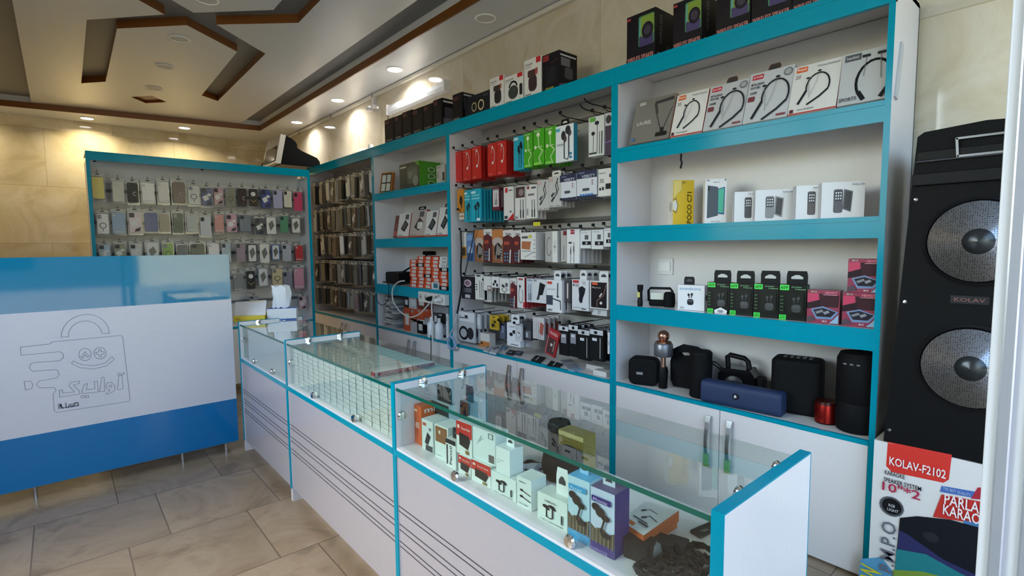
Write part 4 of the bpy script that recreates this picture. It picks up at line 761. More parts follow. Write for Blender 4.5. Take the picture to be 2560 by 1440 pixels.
for i, (a, y0_, b2, y1_, col, lab, what) in enumerate(((360, 820, 412, 932, '#1c1c1f', '#cfcccc', 'black box with labels above the brick red block'), (416, 812, 502, 945, '#b4b4b8', '#d0d0d2', 'silver box above the brick red block'), (506, 815, 600, 940, '#6b2f22', '#cfcac6', 'dark maroon box right under the socket shelf edge'), (604, 842, 684, 945, '#5a2b20', '', 'dark maroon box behind the white cable loop'),
        (360, 936, 430, 1190, '#c1481f', '#d9d4d0', 'tall orange box beside the flat pack stack'), (434, 948, 504, 1090, '#b8431e', '', 'orange box behind the cable loop, upper one'), (506, 950, 584, 1066, '#c04a22', '', 'orange box above the white labelled one'), (588, 950, 668, 1046, '#b23f1d', '', 'orange box beside the dropping white cable'), (508, 1068, 584, 1112, '#c9c6c4', '', 'small white carton between orange and black ones'),
        (434, 1093, 506, 1235, '#a9a6a8', '', 'grey box with a foil front on the base shelf'), (510, 1115, 580, 1255, '#17171a', '#c9c9cc', 'black box with two white labels on the base shelf'), (588, 1050, 668, 1130, '#9d9ca2', '', 'silver box above the white bottles'), (690, 908, 860, 992, '#8b8b90', '', 'wide grey plastic case under the power strip'), (690, 866, 862, 906, '#5a3026', '', 'flat brown box under the power strip'),
        (742, 996, 836, 1110, '#131316', '', 'black box under the grey plastic case'), (692, 996, 738, 1130, '#3a3a3e', '#c9c9cc', 'narrow dark box beside the dropping cable'), (742, 1113, 834, 1262, '#5e6064', '#9a9a9e', 'grey box pile front by the post'), (836, 1010, 862, 1285, '#d9dce0', '', 'tall thin white carton against the post'), (758, 1266, 830, 1308, '#d6d6d8', '', 'small white box lying in front by the post'))):
    pl = place('f', a, y0_, b2, y1_, 2.055 if 'bottle' not in what else 2.06)
    if pl[0].translation.z < ZL+.001: pl[0].translation.z = ZL+.001
    carton('stored_box', pl, .12, col, [('r', .25, .25, .85, .75, lab)] if lab else [('r', .1, .7, .5, .9, '#8f8a86')], what, group='stored boxes')
for k, (x, y) in enumerate(((618, 1280), (710, 1300))):
    p = onz(*zp('f', x, y), ZL); p.y = max(p.y, 2.035)
    t = empty('white_bottle', (p.x, 2.035, ZL+.001), label=('white spray bottle before the orange boxes', 'white spray bottle between the two hanging cables')[k], cat='bottle', group='white bottles')
    B().lathe([(.0001, 0), (.03, 0), (.032, .01), (.032, .1), (.015, .12), (.0001, .12)], P('#dfe2e8', .3), 18).obj('body', t, smooth=40); B().lathe([(.012, .12), (.012, .15), (.0001, .152)], WHITE, 12).obj('cap', t)
# ================================================================ hanging packs on the hook rails
_HK = []
def hang(zk, xl, yt, xr, yb, desc, body, gfx=(), n=1, dy=.022, y=2.05, t=.012, ybr=None, side=None, tab=None, ang=0, group='hanging accessory packs', row='', hook=True, name='accessory_pack', backs=None):
    pl = place(zk, xl, yt, xr, yb, y, ybr=ybr, ang=ang)
    o = carton(name, pl, t, body, gfx, '%s, front one in the %s row' % (desc, row), 'accessory pack', group, side=side, tab=tab)
    M = pl[0]; h = pl[2]; w = pl[1]
    for k in range(1, n):
        MM = MX.Translation((.0015*math.sin(k*2.3), k*dy, -.002*(k % 3))) @ M
        dup(o, MM, label='%s, %s behind the front, %s row' % (desc, ORD[k-1], row), group=group)
    if hook:
        zt_ = M.translation.z+h+.004+(tab[2] if tab else 0); xx = M.translation.x+w*.5
        b = B().tube([(xx, YB-.02, zt_+.004), (xx, y-.012, zt_+.004), (xx, y-.024, zt_+.009), (xx, y-.03, zt_+.018)], .0022, P('#3a3a3c', .3, .6), 6); b.box((xx-.008, y-.036, zt_+.012), (xx+.008, y-.029, zt_+.026), BLACK)
        b.obj('hook', cM)
RED, CY, GR = '#c5241f', '#1fa3b8', '#48a81e'
W1 = '#e6dcd8'
gr = sub(g_hook(W1), .35, .3, .95, .95) + [('t', 'earphone', .12, .9, .6, .94, '#e8a8a0'), ('r', .1, .05, .5, .08, '#e27068')]
r1 = 'top'
hang('5', 102, 566, 182, 868, 'red earphone pack by the side panel', RED, gr[-2:], 5, .03, 2.06, ybr=862, row=r1)
hang('5', 190, 545, 274, 855, 'red earphone pack, second hook', RED, gr, 4, .03, 2.06, ybr=846, row=r1)
hang('5', 282, 515, 372, 838, 'red earphone pack, third hook', RED, gr, 6, .022, 2.06, ybr=826, row=r1)
hang('5', 440, 482, 528, 808, 'red earphone pack, fourth hook', RED, gr, 4, .03, 2.06, ybr=798, row=r1)
hang('5', 532, 458, 622, 795, 'red earphone pack next to the teal one', RED, gr, 8, .02, 2.06, ybr=784, row=r1)
hang('5', 698, 412, 798, 748, 'teal earphone pack between red and green', CY, sub(g_ear('#1d2a33'), .3, .02, 1, .85) + [('r', .05, .88, .5, .96, '#b9dfe6')], 3, .025, 2.05, ybr=736, row=r1)
gg = [('l', [(.45, .78), (.5, .5), (.85, .38), (.5, .2), (.7, .02)], .07, '#cfe0b4'), ('e', .45, .84, .15, .06, '#e6e6d4'), ('e', .2, .5, .1, .05, '#e6e6d4'), ('l', [(.2, .5), (.8, .5)], .05, '#cfe0b4'), ('r', .05, .02, .6, .08, '#8fd05a'), ('t', 'music', .1, .92, .7, .97, '#d8f0c0'), ('r', .04, .14, .1, .4, '#8fd05a')]
hang('5', 802, 378, 888, 722, 'green earphone pack beside the teal one', GR, gg, 4, .028, 2.05, ybr=712, row=r1)
hang('5', 896, 340, 1003, 700, 'green earphone pack, middle of the three green hooks', GR, gg, 4, .03, 2.05, ybr=688, row=r1)
hang('5', 1012, 318, 1122, 690, 'green earphone pack beside the big white one', GR, gg, 5, .028, 2.05, ybr=676, row=r1)
hang('5', 1118, 312, 1296, 672, 'large white earphone pack with teal edges', '#e2e6ea', sub(g_ear('#2e2a30', '#5a4a4a'), .2, .0, 1.0, 1.0) + [('r', .03, .85, .25, .93, '#4fb0c4'), ('e', .85, .2, .07, .035, '#3a7fa8'), ('e', .85, .1, .07, .035, '#3a7fa8'), ('t', 'EXTRA BASS', .1, .45, .45, .5, '#55606a')], 1, .03, 2.03, .03, ybr=640, side='#2a8ea8', row=r1, tab=(.2, .65, .035, '#111114'))
ww = sub(g_ear('#2a2a2d'), .05, .06, 1, .9)
hang('5', 1446, 222, 1600, 614, 'white wired earphone blister near the post', '#d8d8d6', [('l', [(.3, .08), (.32, .55)], .03, '#333'), ('e', .3, .58, .12, .05, '#2c2c2e'), ('l', [(.55, .1), (.58, .8)], .03, '#333'), ('e', .55, .83, .14, .05, '#2c2c2e'), ('l', [(.72, .05), (.72, .6)], .03, '#2c2c2e'), ('l', [(.86, .05), (.88, .6)], .05, '#2c2c2e'), ('r', .1, .88, .45, .98, '#5aa532'), ('r', .05, .06, .55, .1, '#3a3a3a')], 2, .03, 2.05, ybr=595, row=r1)
hang('5', 1600, 180, 1690, 600, 'dark purple earphone pack half hidden by the post', '#4a3a4c', [('r', .0, .7, 1, 1, '#c9c6cc'), ('e', .5, .85, .3, .1, '#3a3438'), ('l', [(.0, .3), (1, .34)], .1, '#8a6aa8')], 2, .03, 2.06, ybr=590, row=r1)
for p, q in (((1430, 255), (1315, 200)), ((1640, 190), (1495, 170)), ((1680, 130), (1630, 92))):
    a, c = ony(*zp('5', *p), 2.27), ony(*zp('5', *q), 2.08)
    B().tube([a, V((a.x, 2.2, a.z)), V((a.x, 2.1, a.z-.002)), V((a.x, 2.06, a.z+.004)), V((a.x, 2.045, a.z+.018))], .0028, BLACK, 6).obj('hook', cM)
r2 = 'second'
hang('5', 135, 935, 198, 1168, 'orange accessory pack by the side panel', '#c9822a', [('e', .6, .5, .25, .2, '#2e2a26'), ('l', [(.6, .7), (.7, .2)], .14, '#2e2a26')], 2, .03, 2.04, ybr=1160, row=r2)
hang('5', 152, 1172, 208, 1238, 'small white pack under the orange one', '#cfc6bc', [('r', .1, .4, .9, .6, '#b9774a')], 1, .03, 2.05, ybr=1232, row=r2)
gc = sub(g_ear('#0f3540'), .2, .0, 1.0, .62) + [('r', .05, .86, .5, .93, '#d0eef2'), ('r', .1, .78, .9, .82, '#7fd0dc'), ('r', .1, .68, .9, .73, '#7fd0dc')]
hang('5', 205, 945, 272, 1262, 'cyan earphone pack on the hook by the orange one', CY, gc, 5, .035, 2.05, ybr=1256, row=r2)
hang('5', 275, 935, 372, 1258, 'cyan earphone pack on the fanned out hook', '#20a9c2', gc + [('r', .6, .02, .95, .1, '#d8eef2')], 8, .026, 2.05, ybr=1248, row=r2)
hang('5', 485, 915, 556, 1145, 'maroon and white cable pack', '#6a2a34', [('r', .1, .15, .9, .9, '#d6ced0'), *sub(g_cable('#26262a'), .2, .2, .9, .8), ('r', .1, .85, .9, .92, '#8a8a8e')], 6, .032, 2.06, ybr=1132, row=r2)
hang('5', 600, 915, 698, 1240, 'white cable pack with a red corner', '#dfd8d4', [('p', [(.4, 0), (1, 0), (1, .2), (.75, .12)], '#c52228'), ('r', .15, .83, .4, .97, '#c5262a'), ('r', .5, .87, .9, .91, '#77777a'), ('e', .7, .24, .1, .03, '#66666a'), ('r', .08, .03, .4, .12, '#3a3a3c')], 3, .03, 2.04, ybr=1218, row=r2)
hang('5', 712, 905, 816, 1240, 'white cable pack with a dark picture at the top', '#dcd6d3', [('r', .06, .65, .94, .97, '#4c3638'), ('e', .6, .8, .25, .1, '#8a7a76'), *sub(g_cable('#252528'), .3, .02, 1.1, .62), ('r', .06, .03, .3, .1, '#8f8f92')], 3, .03, 2.04, ybr=1222, row=r2)
hang('5', 822, 895, 932, 1228, 'white cable pack with black connectors', '#ded8d4', [('r', .1, .88, .3, .97, '#8a2f35'), ('r', .5, .88, .9, .94, '#55555a'), ('r', .2, .68, .75, .74, '#77777c'), *sub(g_cable('#252528'), .35, .02, 1.05, .58), ('r', .08, .1, .2, .3, '#9a9a9e')], 3, .03, 2.04, ybr=1206, row=r2)
gk = [('l', [(.25, .2), (.7, .45), (.55, .7), (.75, .92)], .07, '#3c3e44'), ('l', [(.25, .36), (.8, .55), (.7, .75), (.7, .92)], .05, '#3c3e44'), ('l', [(.25, .2), (.42, .3)], .14, '#3c3e44'), ('l', [(.25, .36), (.4, .44)], .14, '#3c3e44'), ('r', .05, .84, .35, .96, '#c9a9a4'), ('r', .1, .03, .4, .05, '#77777a'), ('r', .6, .03, .9, .05, '#77777a')]
hang('5', 936, 848, 1046, 1146, 'grey cable card beside the white packs', '#c3bfbc', gk, 3, .03, 2.035, .016, ybr=1120, row=r2)
hang('5', 1048, 812, 1172, 1116, 'grey cable card beside the dark blue topped packs', '#c3bfbc', gk, 4, .03, 2.035, .016, ybr=1085, row=r2, tab=(.2, .9, .03, '#d8d4c9'))
for (xl, yt, xr, yb, ybr), bc, nn, lb in (((1160, 795, 1322, 1048, 1008), '#23232a', 4, 'blue topped memory stick pack with black beads'), ((1328, 758, 1528, 1030, 978), '#2a7fd0', 4, 'blue topped memory stick pack with blue beads')):
    hang('5', xl, yt, xr, yb, lb, '#d9dae2', [('r', 0, .72, 1, 1, '#262c4a'), ('t', 'VERITY', .25, .74, .92, .84, '#cfd2e0'), ('r', .1, .9, .4, .94, '#77809a'), ('r', 0, 0, 1, .1, '#262a40'), ('R', .3, .26, .64, .36, .02, '#4a4a52'), *[('e', .22+.14*k, .12, .05, .04, '#e2e4ee' if nn == 4 and bc == '#23232a' else bc) for k in range(5)], *[('e', .8, .48+.07*k, .03, .02, '#a84a50') for k in range(3)]], nn, .028, 2.035, .012, ybr=ybr, row=r2)
hang('5', 1542, 735, 1690, 1008, 'white memory card blister touching the post', '#e0dcd8', [('R', .5, .25, .85, .45, .03, '#2a2a2e'), ('r', .08, .22, .2, .32, '#2a2a2e'), ('r', .26, .22, .4, .34, '#3a3a3e'), ('t', '32', .1, .5, .4, .64, '#66666c'), ('t', 'memory', .08, .8, .5, .86, '#77777c'), ('e', .85, .72, .1, .07, '#4a4a50')], 2, .03, 2.035, ybr=985, row=r2)
boxo('price_tag', (0, 0, 0), (.055, .002, .022), P('#c9c23a', .4), label='small yellow price tag on a hook end', cat='tag').location = ony(*zp('5', 892, 1302), 2.0)
r3 = 'third'
hang('6', 152, 150, 208, 378, 'white and orange pack by the side panel', '#d9d2c8', [('r', 0, 0, 1, .45, '#c9862a'), ('r', .2, .1, .8, .4, '#4a3a2a')], 3, .03, 2.05, ybr=372, row=r3)
hang('6', 204, 158, 272, 408, 'blue cable pack', '#5f7fae', [('r', .1, .75, .9, .95, '#7f9fc8'), ('e', .5, .4, .3, .16, '#9fb4d2'), ('r', .1, .02, .9, .3, '#33507c')], 3, .03, 2.045, ybr=400, row=r3)
gw = [('r', .0, .62, 1, 1, '#c07a45'), ('e', .5, .62, .5, .14, '#b9a9a0'), ('e', .55, .36, .34, .24, '#2a2628'), ('l', [(.35, .1), (.5, .55)], .1, '#8a8a90'), ('e', .62, .36, .2, .14, '#8f7f78'), *[('r', .82, .06+.08*k, .94, .1+.08*k, '#8fb0c0') for k in range(5)]]
gv = [('p', [(0, .8), (.5, .86), (1, .76), (1, 1), (0, 1)], '#ddd6d2'), ('t', 'Vidvie', .2, .84, .8, .93, '#2a2a2e'), ('r', .1, .56, .6, .66, '#b04a3a'), *[('e', .2+.25*(k % 3), .1+.1*(k//3), .07, .035, '#4f8aa8') for k in range(9)], ('l', [(.7, .04), (.75, .4)], .12, '#d8d4d0')]
hang('6', 278, 128, 358, 412, 'brown and orange cable card beside the blue pack', '#8f5a3a', gw, 5, .03, 2.045, ybr=406, row=r3)
hang('6', 360, 120, 434, 412, 'maroon card with white top between the two orange ones', '#5a262a', gv, 5, .03, 2.045, ybr=405, row=r3)
hang('6', 436, 122, 532, 420, 'brown and orange cable card between maroon ones', '#8f5a3a', gw, 5, .03, 2.045, ybr=412, row=r3)
hang('6', 534, 128, 628, 428, 'maroon card with white top after the second orange one', '#5a262a', gv, 5, .03, 2.045, ybr=420, row=r3)
hang('6', 630, 130, 700, 424, 'maroon card with white top beside the white cable box', '#5a262a', gv, 4, .03, 2.045, ybr=418, row=r3)
hang('6', 690, 150, 826, 392, 'white cable box with an orange photograph', '#dedad6', [('p', [(.06, .4), (.62, .36), (.7, .66), (.1, .68)], '#b06a45'), ('r', .1, .78, .5, .86, '#55555a'), ('r', .55, .8, .75, .9, '#c9c03a'), ('r', .1, .3, .7, .33, '#8a8a8e'), ('l', [(.3, .1), (.9, .3)], .06, '#b9b9bc'), *[('r', .9, .1+.15*k, .96, .13+.15*k, '#55555a') for k in range(5)]], 4, .035, 2.03, .03, ybr=384, row=r3)
hang('6', 912, 140, 980, 412, 'clear pack with a grey looped cable', '#b0aca8', [('l', arc(.5, .5, .3, .3, 60, 330), .08, '#66666a')], 4, .03, 2.05, ybr=408, row=r3)
hang('6', 976, 138, 1020, 416, 'slim white box among the grey cable packs', '#dfddd8', [('r', .2, .3, .8, .7, '#cfcdc8'), ('e', .5, .5, .2, .03, '#77777a')], 3, .03, 2.045, .02, ybr=413, row=r3)
hang('6', 1052, 130, 1104, 410, 'grey cable pack beside the red marked box', '#b9b5b2', [('r', .4, .84, 1, .98, '#7a2630'), ('l', [(.5, .06), (.5, .5)], .06, '#3a3a3c')], 3, .03, 2.05, ybr=406, row=r3)
hang('6', 1106, 122, 1218, 424, 'white cable box with a dark red mark', '#e0dede', [('r', .3, .86, .62, .99, '#a3263a'), ('t', 'proda', .34, .9, .58, .95, '#f0dfe2'), ('r', .15, .58, .4, .63, '#3a3a3e'), ('l', [(.32, .02), (.33, .5)], .025, '#2a2a2c'), ('l', [(.58, .02), (.58, .62)], .025, '#2a2a2c'), ('l', [(.32, .28), (.33, .42)], .06, '#2a2a2c'), ('l', [(.58, .34), (.58, .5)], .06, '#2a2a2c')], 6, .034, 2.03, .012, ybr=416, row=r3)
gq = [('r', .5, .5, .8, .75, '#55555c'), ('r', .3, .2, 1, .4, '#1f1f24'), ('e', .65, .3, .09, .07, '#a9a9b0'), ('r', .1, .88, .7, .91, '#9a9aa0')]
for k, (xl, yt, xr, yb) in enumerate(((1212, 135, 1322, 292), (1328, 125, 1432, 298), (1438, 112, 1510, 276))): hang('6', xl, yt, xr, yb, 'small white square accessory box, %s toward the post' % ORD[k], '#d9d9dc', gq, 4, .04, 2.04, .03, ybr=yb-8, row=r3)
r4 = 'fourth'
hang('6', 160, 545, 272, 740, 'black charging cable pack with a pink badge', '#26242a', [('e', .5, .72, .3, .17, '#c9b4be'), ('e', .5, .72, .2, .11, '#8a6a7a'), ('r', .2, .3, .8, .5, '#5f5f66'), ('r', .3, .05, .7, .2, '#b9b9be')], 3, .03, 2.04, ybr=735, row=r4)
gn = [('l', [(.6, .1), (.6, .75)], .06, '#2a2a2d'), ('l', [(.85, .1), (.85, .7)], .06, '#2a2a2d'), *[('e', .2, .4+.1*k, .1, .025, '#2a2a2d') for k in range(3)], ('e', .45, .95, .3, .03, '#26262a')]
hang('6', 282, 525, 354, 748, 'slim white cable box by the dark cable packs', '#dcd9d5', gn, 6, .03, 2.04, ybr=742, row=r4)
hang('6', 362, 600, 424, 768, 'slim white cable box behind the small earbud cards', '#d8d5d0', gn, 5, .03, 2.07, ybr=764, row=r4)
hang('6', 358, 542, 424, 668, 'small white card over the slim cable box', '#dedbd8', [('r', .5, .02, 1, .35, '#7a3a2a'), ('r', .55, .1, .95, .3, '#d6d0cc')], 2, .03, 2.03, ybr=664, row=r4)
hang('6', 428, 545, 496, 642, 'small white card with black earbuds', '#dedcdb', [('e', .5, .55, .16, .16, '#1e1e22'), ('e', .3, .3, .14, .12, '#1e1e22'), ('e', .75, .25, .12, .16, '#33333a')], 3, .035, 2.03, ybr=637, row=r4)
hang('6', 502, 558, 588, 692, 'white card with a diamond pattern', '#dedbd6', [('l', [(.5, .05), (.2, .25), (.5, .45), (.8, .25), (.5, .05)], .05, '#4a4a4c'), ('r', .6, .45, .85, .7, '#55555a'), ('e', .35, .5, .14, .09, '#3a3a3c')], 4, .035, 2.03, ybr=686, row=r4)
hang('6', 592, 560, 656, 825, 'maroon card with white cable picture', '#5c2026', gv, 5, .03, 2.04, ybr=818, row=r4)
hang('6', 660, 548, 726, 824, 'white card with a looped earphone cord', '#dedad8', [('l', arc(.5, .42, .28, .26, 100, 400), .06, '#3c3c44'), ('r', .2, .9, .8, .96, '#a84a50'), ('r', .8, .02, 1, .2, '#c02838'), ('e', .4, .7, .12, .05, '#3c3c44')], 10, .021, 2.04, ybr=816, side='#c0282e', row=r4)
hang('6', 744, 562, 802, 772, 'pale blue white cable card', '#c5cad6', [('r', .1, .9, .9, .97, '#8a94ac'), *sub(g_cable('#2f3138'), .1, .05, 1, .8)], 10, .021, 2.04, ybr=766, side='#3f6aa8', row=r4)
hang('6', 796, 566, 920, 776, 'white charger box with a black plug picture', '#d3d3d6', [('p', [(.4, .3), (.75, .35), (.95, .78), (.55, .88)], '#202126'), ('p', [(.3, .12), (.5, .14), (.55, .34), (.4, .32)], '#2e3036'), ('r', .1, .9, .32, .98, '#88888c')], 4, .045, 2.03, .03, ybr=768, row=r4)
hang('6', 922, 572, 1062, 858, 'white box with a hand strap charger picture', '#e0dfe2', [('r', .0, .22, .42, .52, '#3a4150'), ('l', [(.42, .42), (.9, .36), (.92, .1)], .05, '#26272c'), ('l', [(.72, .5), (.75, .9)], .06, '#2c2c30'), ('e', .74, .5, .07, .04, '#55555a'), ('r', .08, .87, .38, .95, '#c8402e'), ('t', '68W', .1, .04, .4, .1, '#33333a'), ('r', .08, .7, .6, .73, '#b9b9bd')], 3, .045, 2.025, .025, ybr=846, tab=(.4, .85, .05, '#d9d9db'), row=r4)
hang('6', 1070, 578, 1142, 772, 'dark clear fronted pack beside the strap charger', '#38343a', [('l', [(.6, .2), (.6, .8)], .16, '#b9b4ae'), ('r', .1, .04, .9, .96, '#453f45'), ('l', [(.6, .2), (.62, .85)], .14, '#d9d4cc')], 3, .04, 2.045, .02, ybr=766, row=r4)
hang('6', 1152, 570, 1302, 842, 'white car charger box', '#d4d4d8', [('p', [(.4, .74), (.62, .8), (.82, .72), (.76, .56), (.66, .4), (.62, .26), (.5, .24), (.42, .34), (.44, .5)], '#1d1f28'), ('r', .06, .89, .42, .98, '#b8323a'), ('t', 'BC22', .06, .78, .42, .86, '#4a2f36'), ('e', .72, .9, .08, .06, '#b4b4ba'), ('r', .06, .08, .7, .1, '#8f8f94'), ('R', .6, .04, .86, .08, .02, '#55555c')], 3, .05, 2.025, .035, ybr=826, tab=(.35, .75, .05, '#d9d9db'), row=r4)
hang('6', 1314, 582, 1478, 828, 'black fronted cable box framed in white', '#dcdadc', [('r', .06, .04, .92, .96, '#1e171b'), ('r', .12, .86, .42, .95, '#d8562e'), ('t', 'Mayroze', .12, .72, .6, .8, '#b4a8a6'), ('l', [(.4, .05), (.4, .3), (.75, .5), (.9, .9)], .05, '#6e4f4a'), ('e', .62, .22, .07, .05, '#e2d8d2'), ('l', [(.55, .45), (.66, .56)], .07, '#cfc6c0')], 3, .045, 2.025, .03, ybr=822, tab=(.4, .9, .05, '#d9d9db'), row=r4)
hang('6', 1330, 835, 1466, 888, 'small white box peeking out under the framed one', '#cfcfd2', [('t', '37', .4, .2, .6, .8, '#55555a')], 1, .04, 2.06, .03, ybr=880, row=r4, hook=False)
r5 = 'lowest'
hang('6', 135, 855, 278, 1115, 'clear pack with white header and coiled black earphones', '#b9bcbf', [('r', 0, .68, 1, 1, '#d9dade'), ('r', .1, .78, .6, .82, '#55555a'), ('e', .32, .28, .3, .24, '#1c1c20'), ('e', .32, .28, .2, .15, '#a9a9ac'), ('e', .74, .3, .2, .2, '#2a2a2e'), ('e', .5, .86, .1, .04, '#222')], 4, .035, 2.035, ybr=1132, row=r5)
hang('6', 282, 880, 330, 1010, 'small clear bag with a white cable', '#c5c6c8', [('e', .5, .5, .35, .3, '#dedee0')], 3, .04, 2.06, ybr=1012, row=r5)
hang('6', 414, 890, 488, 1016, 'small yellow card with black earbuds', '#c9a52c', [('r', .14, .1, .86, .72, '#a5861e'), ('e', .6, .55, .14, .09, '#1e1c18'), ('e', .4, .3, .2, .12, '#26231c'), ('e', .5, .88, .2, .04, '#4a3c12')], 3, .04, 2.03, ybr=1020, row=r5)
hang('6', 505, 960, 552, 1100, 'blue grey clear pouch with a cable', '#565e72', [('e', .5, .6, .3, .25, '#7a849a'), ('r', .1, .86, .9, .97, '#1f2024')], 3, .04, 2.06, ybr=1106, row=r5)
hang('6', 568, 955, 688, 1160, 'white earbud box beside the clear earphone blister', '#e2e3e8', [('e', .55, .62, .14, .08, '#1e1e26'), ('e', .32, .5, .13, .08, '#1e1e26'), ('r', .3, .06, .85, .09, '#2a2a30'), ('r', .2, .82, .6, .85, '#8a8a90')], 2, .05, 2.025, .03, ybr=1168, tab=(.2, .8, .05, '#dcdde0'), row=r5)
hang('6', 640, 985, 700, 1120, 'clear blister with white coiled earphones', '#c9cace', [('e', .5, .4, .36, .22, '#b0b1b6'), ('e', .5, .4, .22, .13, '#d8d9dd'), ('e', .6, .55, .1, .05, '#33333a')], 2, .05, 2.015, ybr=1128, row=r5)
hang('6', 704, 940, 788, 1108, 'dark blister with a grey label', '#37363b', [('r', .2, .1, .9, .5, '#66676c'), ('r', .45, .15, .6, .4, '#c9c9cd')], 3, .04, 2.045, ybr=1116, row=r5)
hang('6', 800, 905, 900, 1100, 'bunch of white slim cable packs', '#c9c5c4', [*[('r', .1+.2*k, 0, .14+.2*k, .8, '#9a9698') for k in range(4)], ('p', [(.6, .3), (.9, .2), (1, .7), (.7, .8)], '#a5564e')], 4, .04, 2.045, ybr=1112, row=r5)
c = place('6', 905, 985, 1000, 1225, 2.02)
o = carton('accessory_pack', (c[0] @ MX.Rotation(R(16), 4, 'Y'), c[1]*.95, c[2]), .012, '#a5242a', [('r', .12, .06, .88, .66, '#4c3030'), ('t', 'PAVAREA', .1, .78, .9, .9, '#e0b4b0'), ('r', .4, .36, .6, .46, '#c9c2bc'), ('r', .05, .02, .12, .7, '#c4686a'), ('r', .72, .2, .8, .6, '#b08a80')], 'red blister pack hanging askew in the lowest row', 'accessory pack', 'hanging accessory packs')
gb = [('r', .0, .84, 1, 1, '#c9cbd0'), ('e', .5, .92, .16, .05, '#1c1c20'), ('r', .22, .42, .8, .74, '#8b8c94'), ('r', .3, .62, .7, .7, '#c9c9ce')]
gb2 = [('r', .0, .84, 1, 1, '#c4c6ca'), ('e', .45, .91, .14, .05, '#1c1c20'), ('r', .2, .64, .55, .73, '#d6d6da'), ('l', [(.8, .1), (.8, .75)], .05, '#b9bac0')]
for k, (xl, yt, xr, yb, ybr, g) in enumerate(((1036, 985, 1118, 1245, 1252, gb), (1122, 978, 1204, 1258, 1266, gb), (1206, 1018, 1308, 1285, 1294, gb2), (1312, 1016, 1430, 1292, 1304, gb2))): hang('6', xl, yt, xr, yb, 'bagged black power adapter, %s hook toward the post' % ORD[k], '#17181a', g, 3, .05, 2.035, .03, ybr=ybr, row=r5, name='adapter_pack')
hang('6', 1472, 1045, 1490, 1240, 'thin white card squeezed against the post', '#d4d8e0', [('r', .2, .4, .8, .6, '#aab')], 1, .05, 2.02, ybr=1242, row=r5, hook=False)
# loose things on the base shelf
def flat(name, k, pts, z, m, label, cat='pack', t=.01, gfx=()):
    z += .0008
    q = [onz(*zp(k, *p), z+t) for p in pts]
    b = B().prism([V((p.x, p.y, z)) for p in q], (0, 0, t), P(m) if isinstance(m, str) else m)
    u, v = q[1]-q[0], q[3]-q[0]
    draw(b, gfx, 1, 1, lambda x, zz, o: (q[0]+u*x+v*zz+V((0, 0, o)))[:])
    return b.obj(name, label=label, cat=cat, group='loose things on the base shelf' if k in 'gh6' else None)
ga = [('e', .3, .3, .15, .12, '#3a4252'), ('e', .6, .4, .12, .1, '#3a4252'), ('r', .2, .6, .8, .66, '#8a909c'), ('r', .3, .75, .7, .8, '#8a909c')]
flat('flat_pack', 'g', [(640, 1275), (725, 1300), (925, 1075), (830, 1065)], ZL, '#b9bec8', 'white printed card lying at the shelf edge', gfx=ga)
flat('flat_pack', 'g', [(735, 1305), (850, 1330), (1010, 1130), (925, 1115)], ZL, '#c9ccd4', 'white printed card lying beside the other card', gfx=ga)
carton('cable_box', place('g', 565, 985, 745, 1165, 2.08, ZL+.001, ybr=1180), .05, '#d8d2cc', [('r', 0, 0, 1, .42, '#c07a3c'), ('e', .3, .25, .1, .08, '#3a2a1e')], 'small white and orange box on the base shelf')
for k, (pts, c, lb) in enumerate((([(930, 1240), (990, 1262), (1045, 1215), (985, 1200)], '#6fa0c8', 'small pale blue bag lying on the base shelf'), ([(1010, 1330), (1120, 1355), (1190, 1290), (1070, 1270)], '#23242a', 'small dark bag lying at the shelf edge'), ([(1130, 1330), (1250, 1360), (1300, 1300), (1200, 1285)], '#3c4250', 'dark blue bag lying beside the small dark bag'))): flat('flat_pack', 'g', pts, ZL, c, lb, t=.006, gfx=[('r', .2, .3, .7, .6, '#8a93a4')])
for pts, c, lb in (([(40, 1215), (170, 1250), (240, 1180), (110, 1150)], '#1b1b20', 'black flat pouch under the red blister pack'), ([(260, 1290), (440, 1310), (480, 1270), (320, 1225)], '#202026', 'black flat pouch with a white stripe at the shelf edge'), ([(440, 1220), (560, 1330), (700, 1300), (600, 1205)], '#9a9ca6', 'crumpled clear bag lying under the black adapters'), ([(560, 1350), (640, 1370), (760, 1340), (680, 1310)], '#8fb0c8', 'clear blue bag lying at the shelf edge')): flat('flat_pack', 'h', pts, ZL, c, lb, t=.006, gfx=[('r', .4, .1, .5, .8, '#c9ccd4')])
carton('white_box', place('h', 805, 1272, 1045, 1360, 2.10, ZL+.001, ybr=1395), .06, '#cfcdc6', [('r', .05, .1, .2, .2, '#8a8a86')], 'long white box lying at the post end of the base shelf', group='white boxes on the base shelf')
carton('white_box', place('h', 905, 1352, 1085, 1425, 2.035, ZL+.001, ybr=1455), .05, '#d9d9d6', [('r', .1, .2, .3, .3, '#a9a9a6')], 'short white box lying at the very edge by the post', group='white boxes on the base shelf')
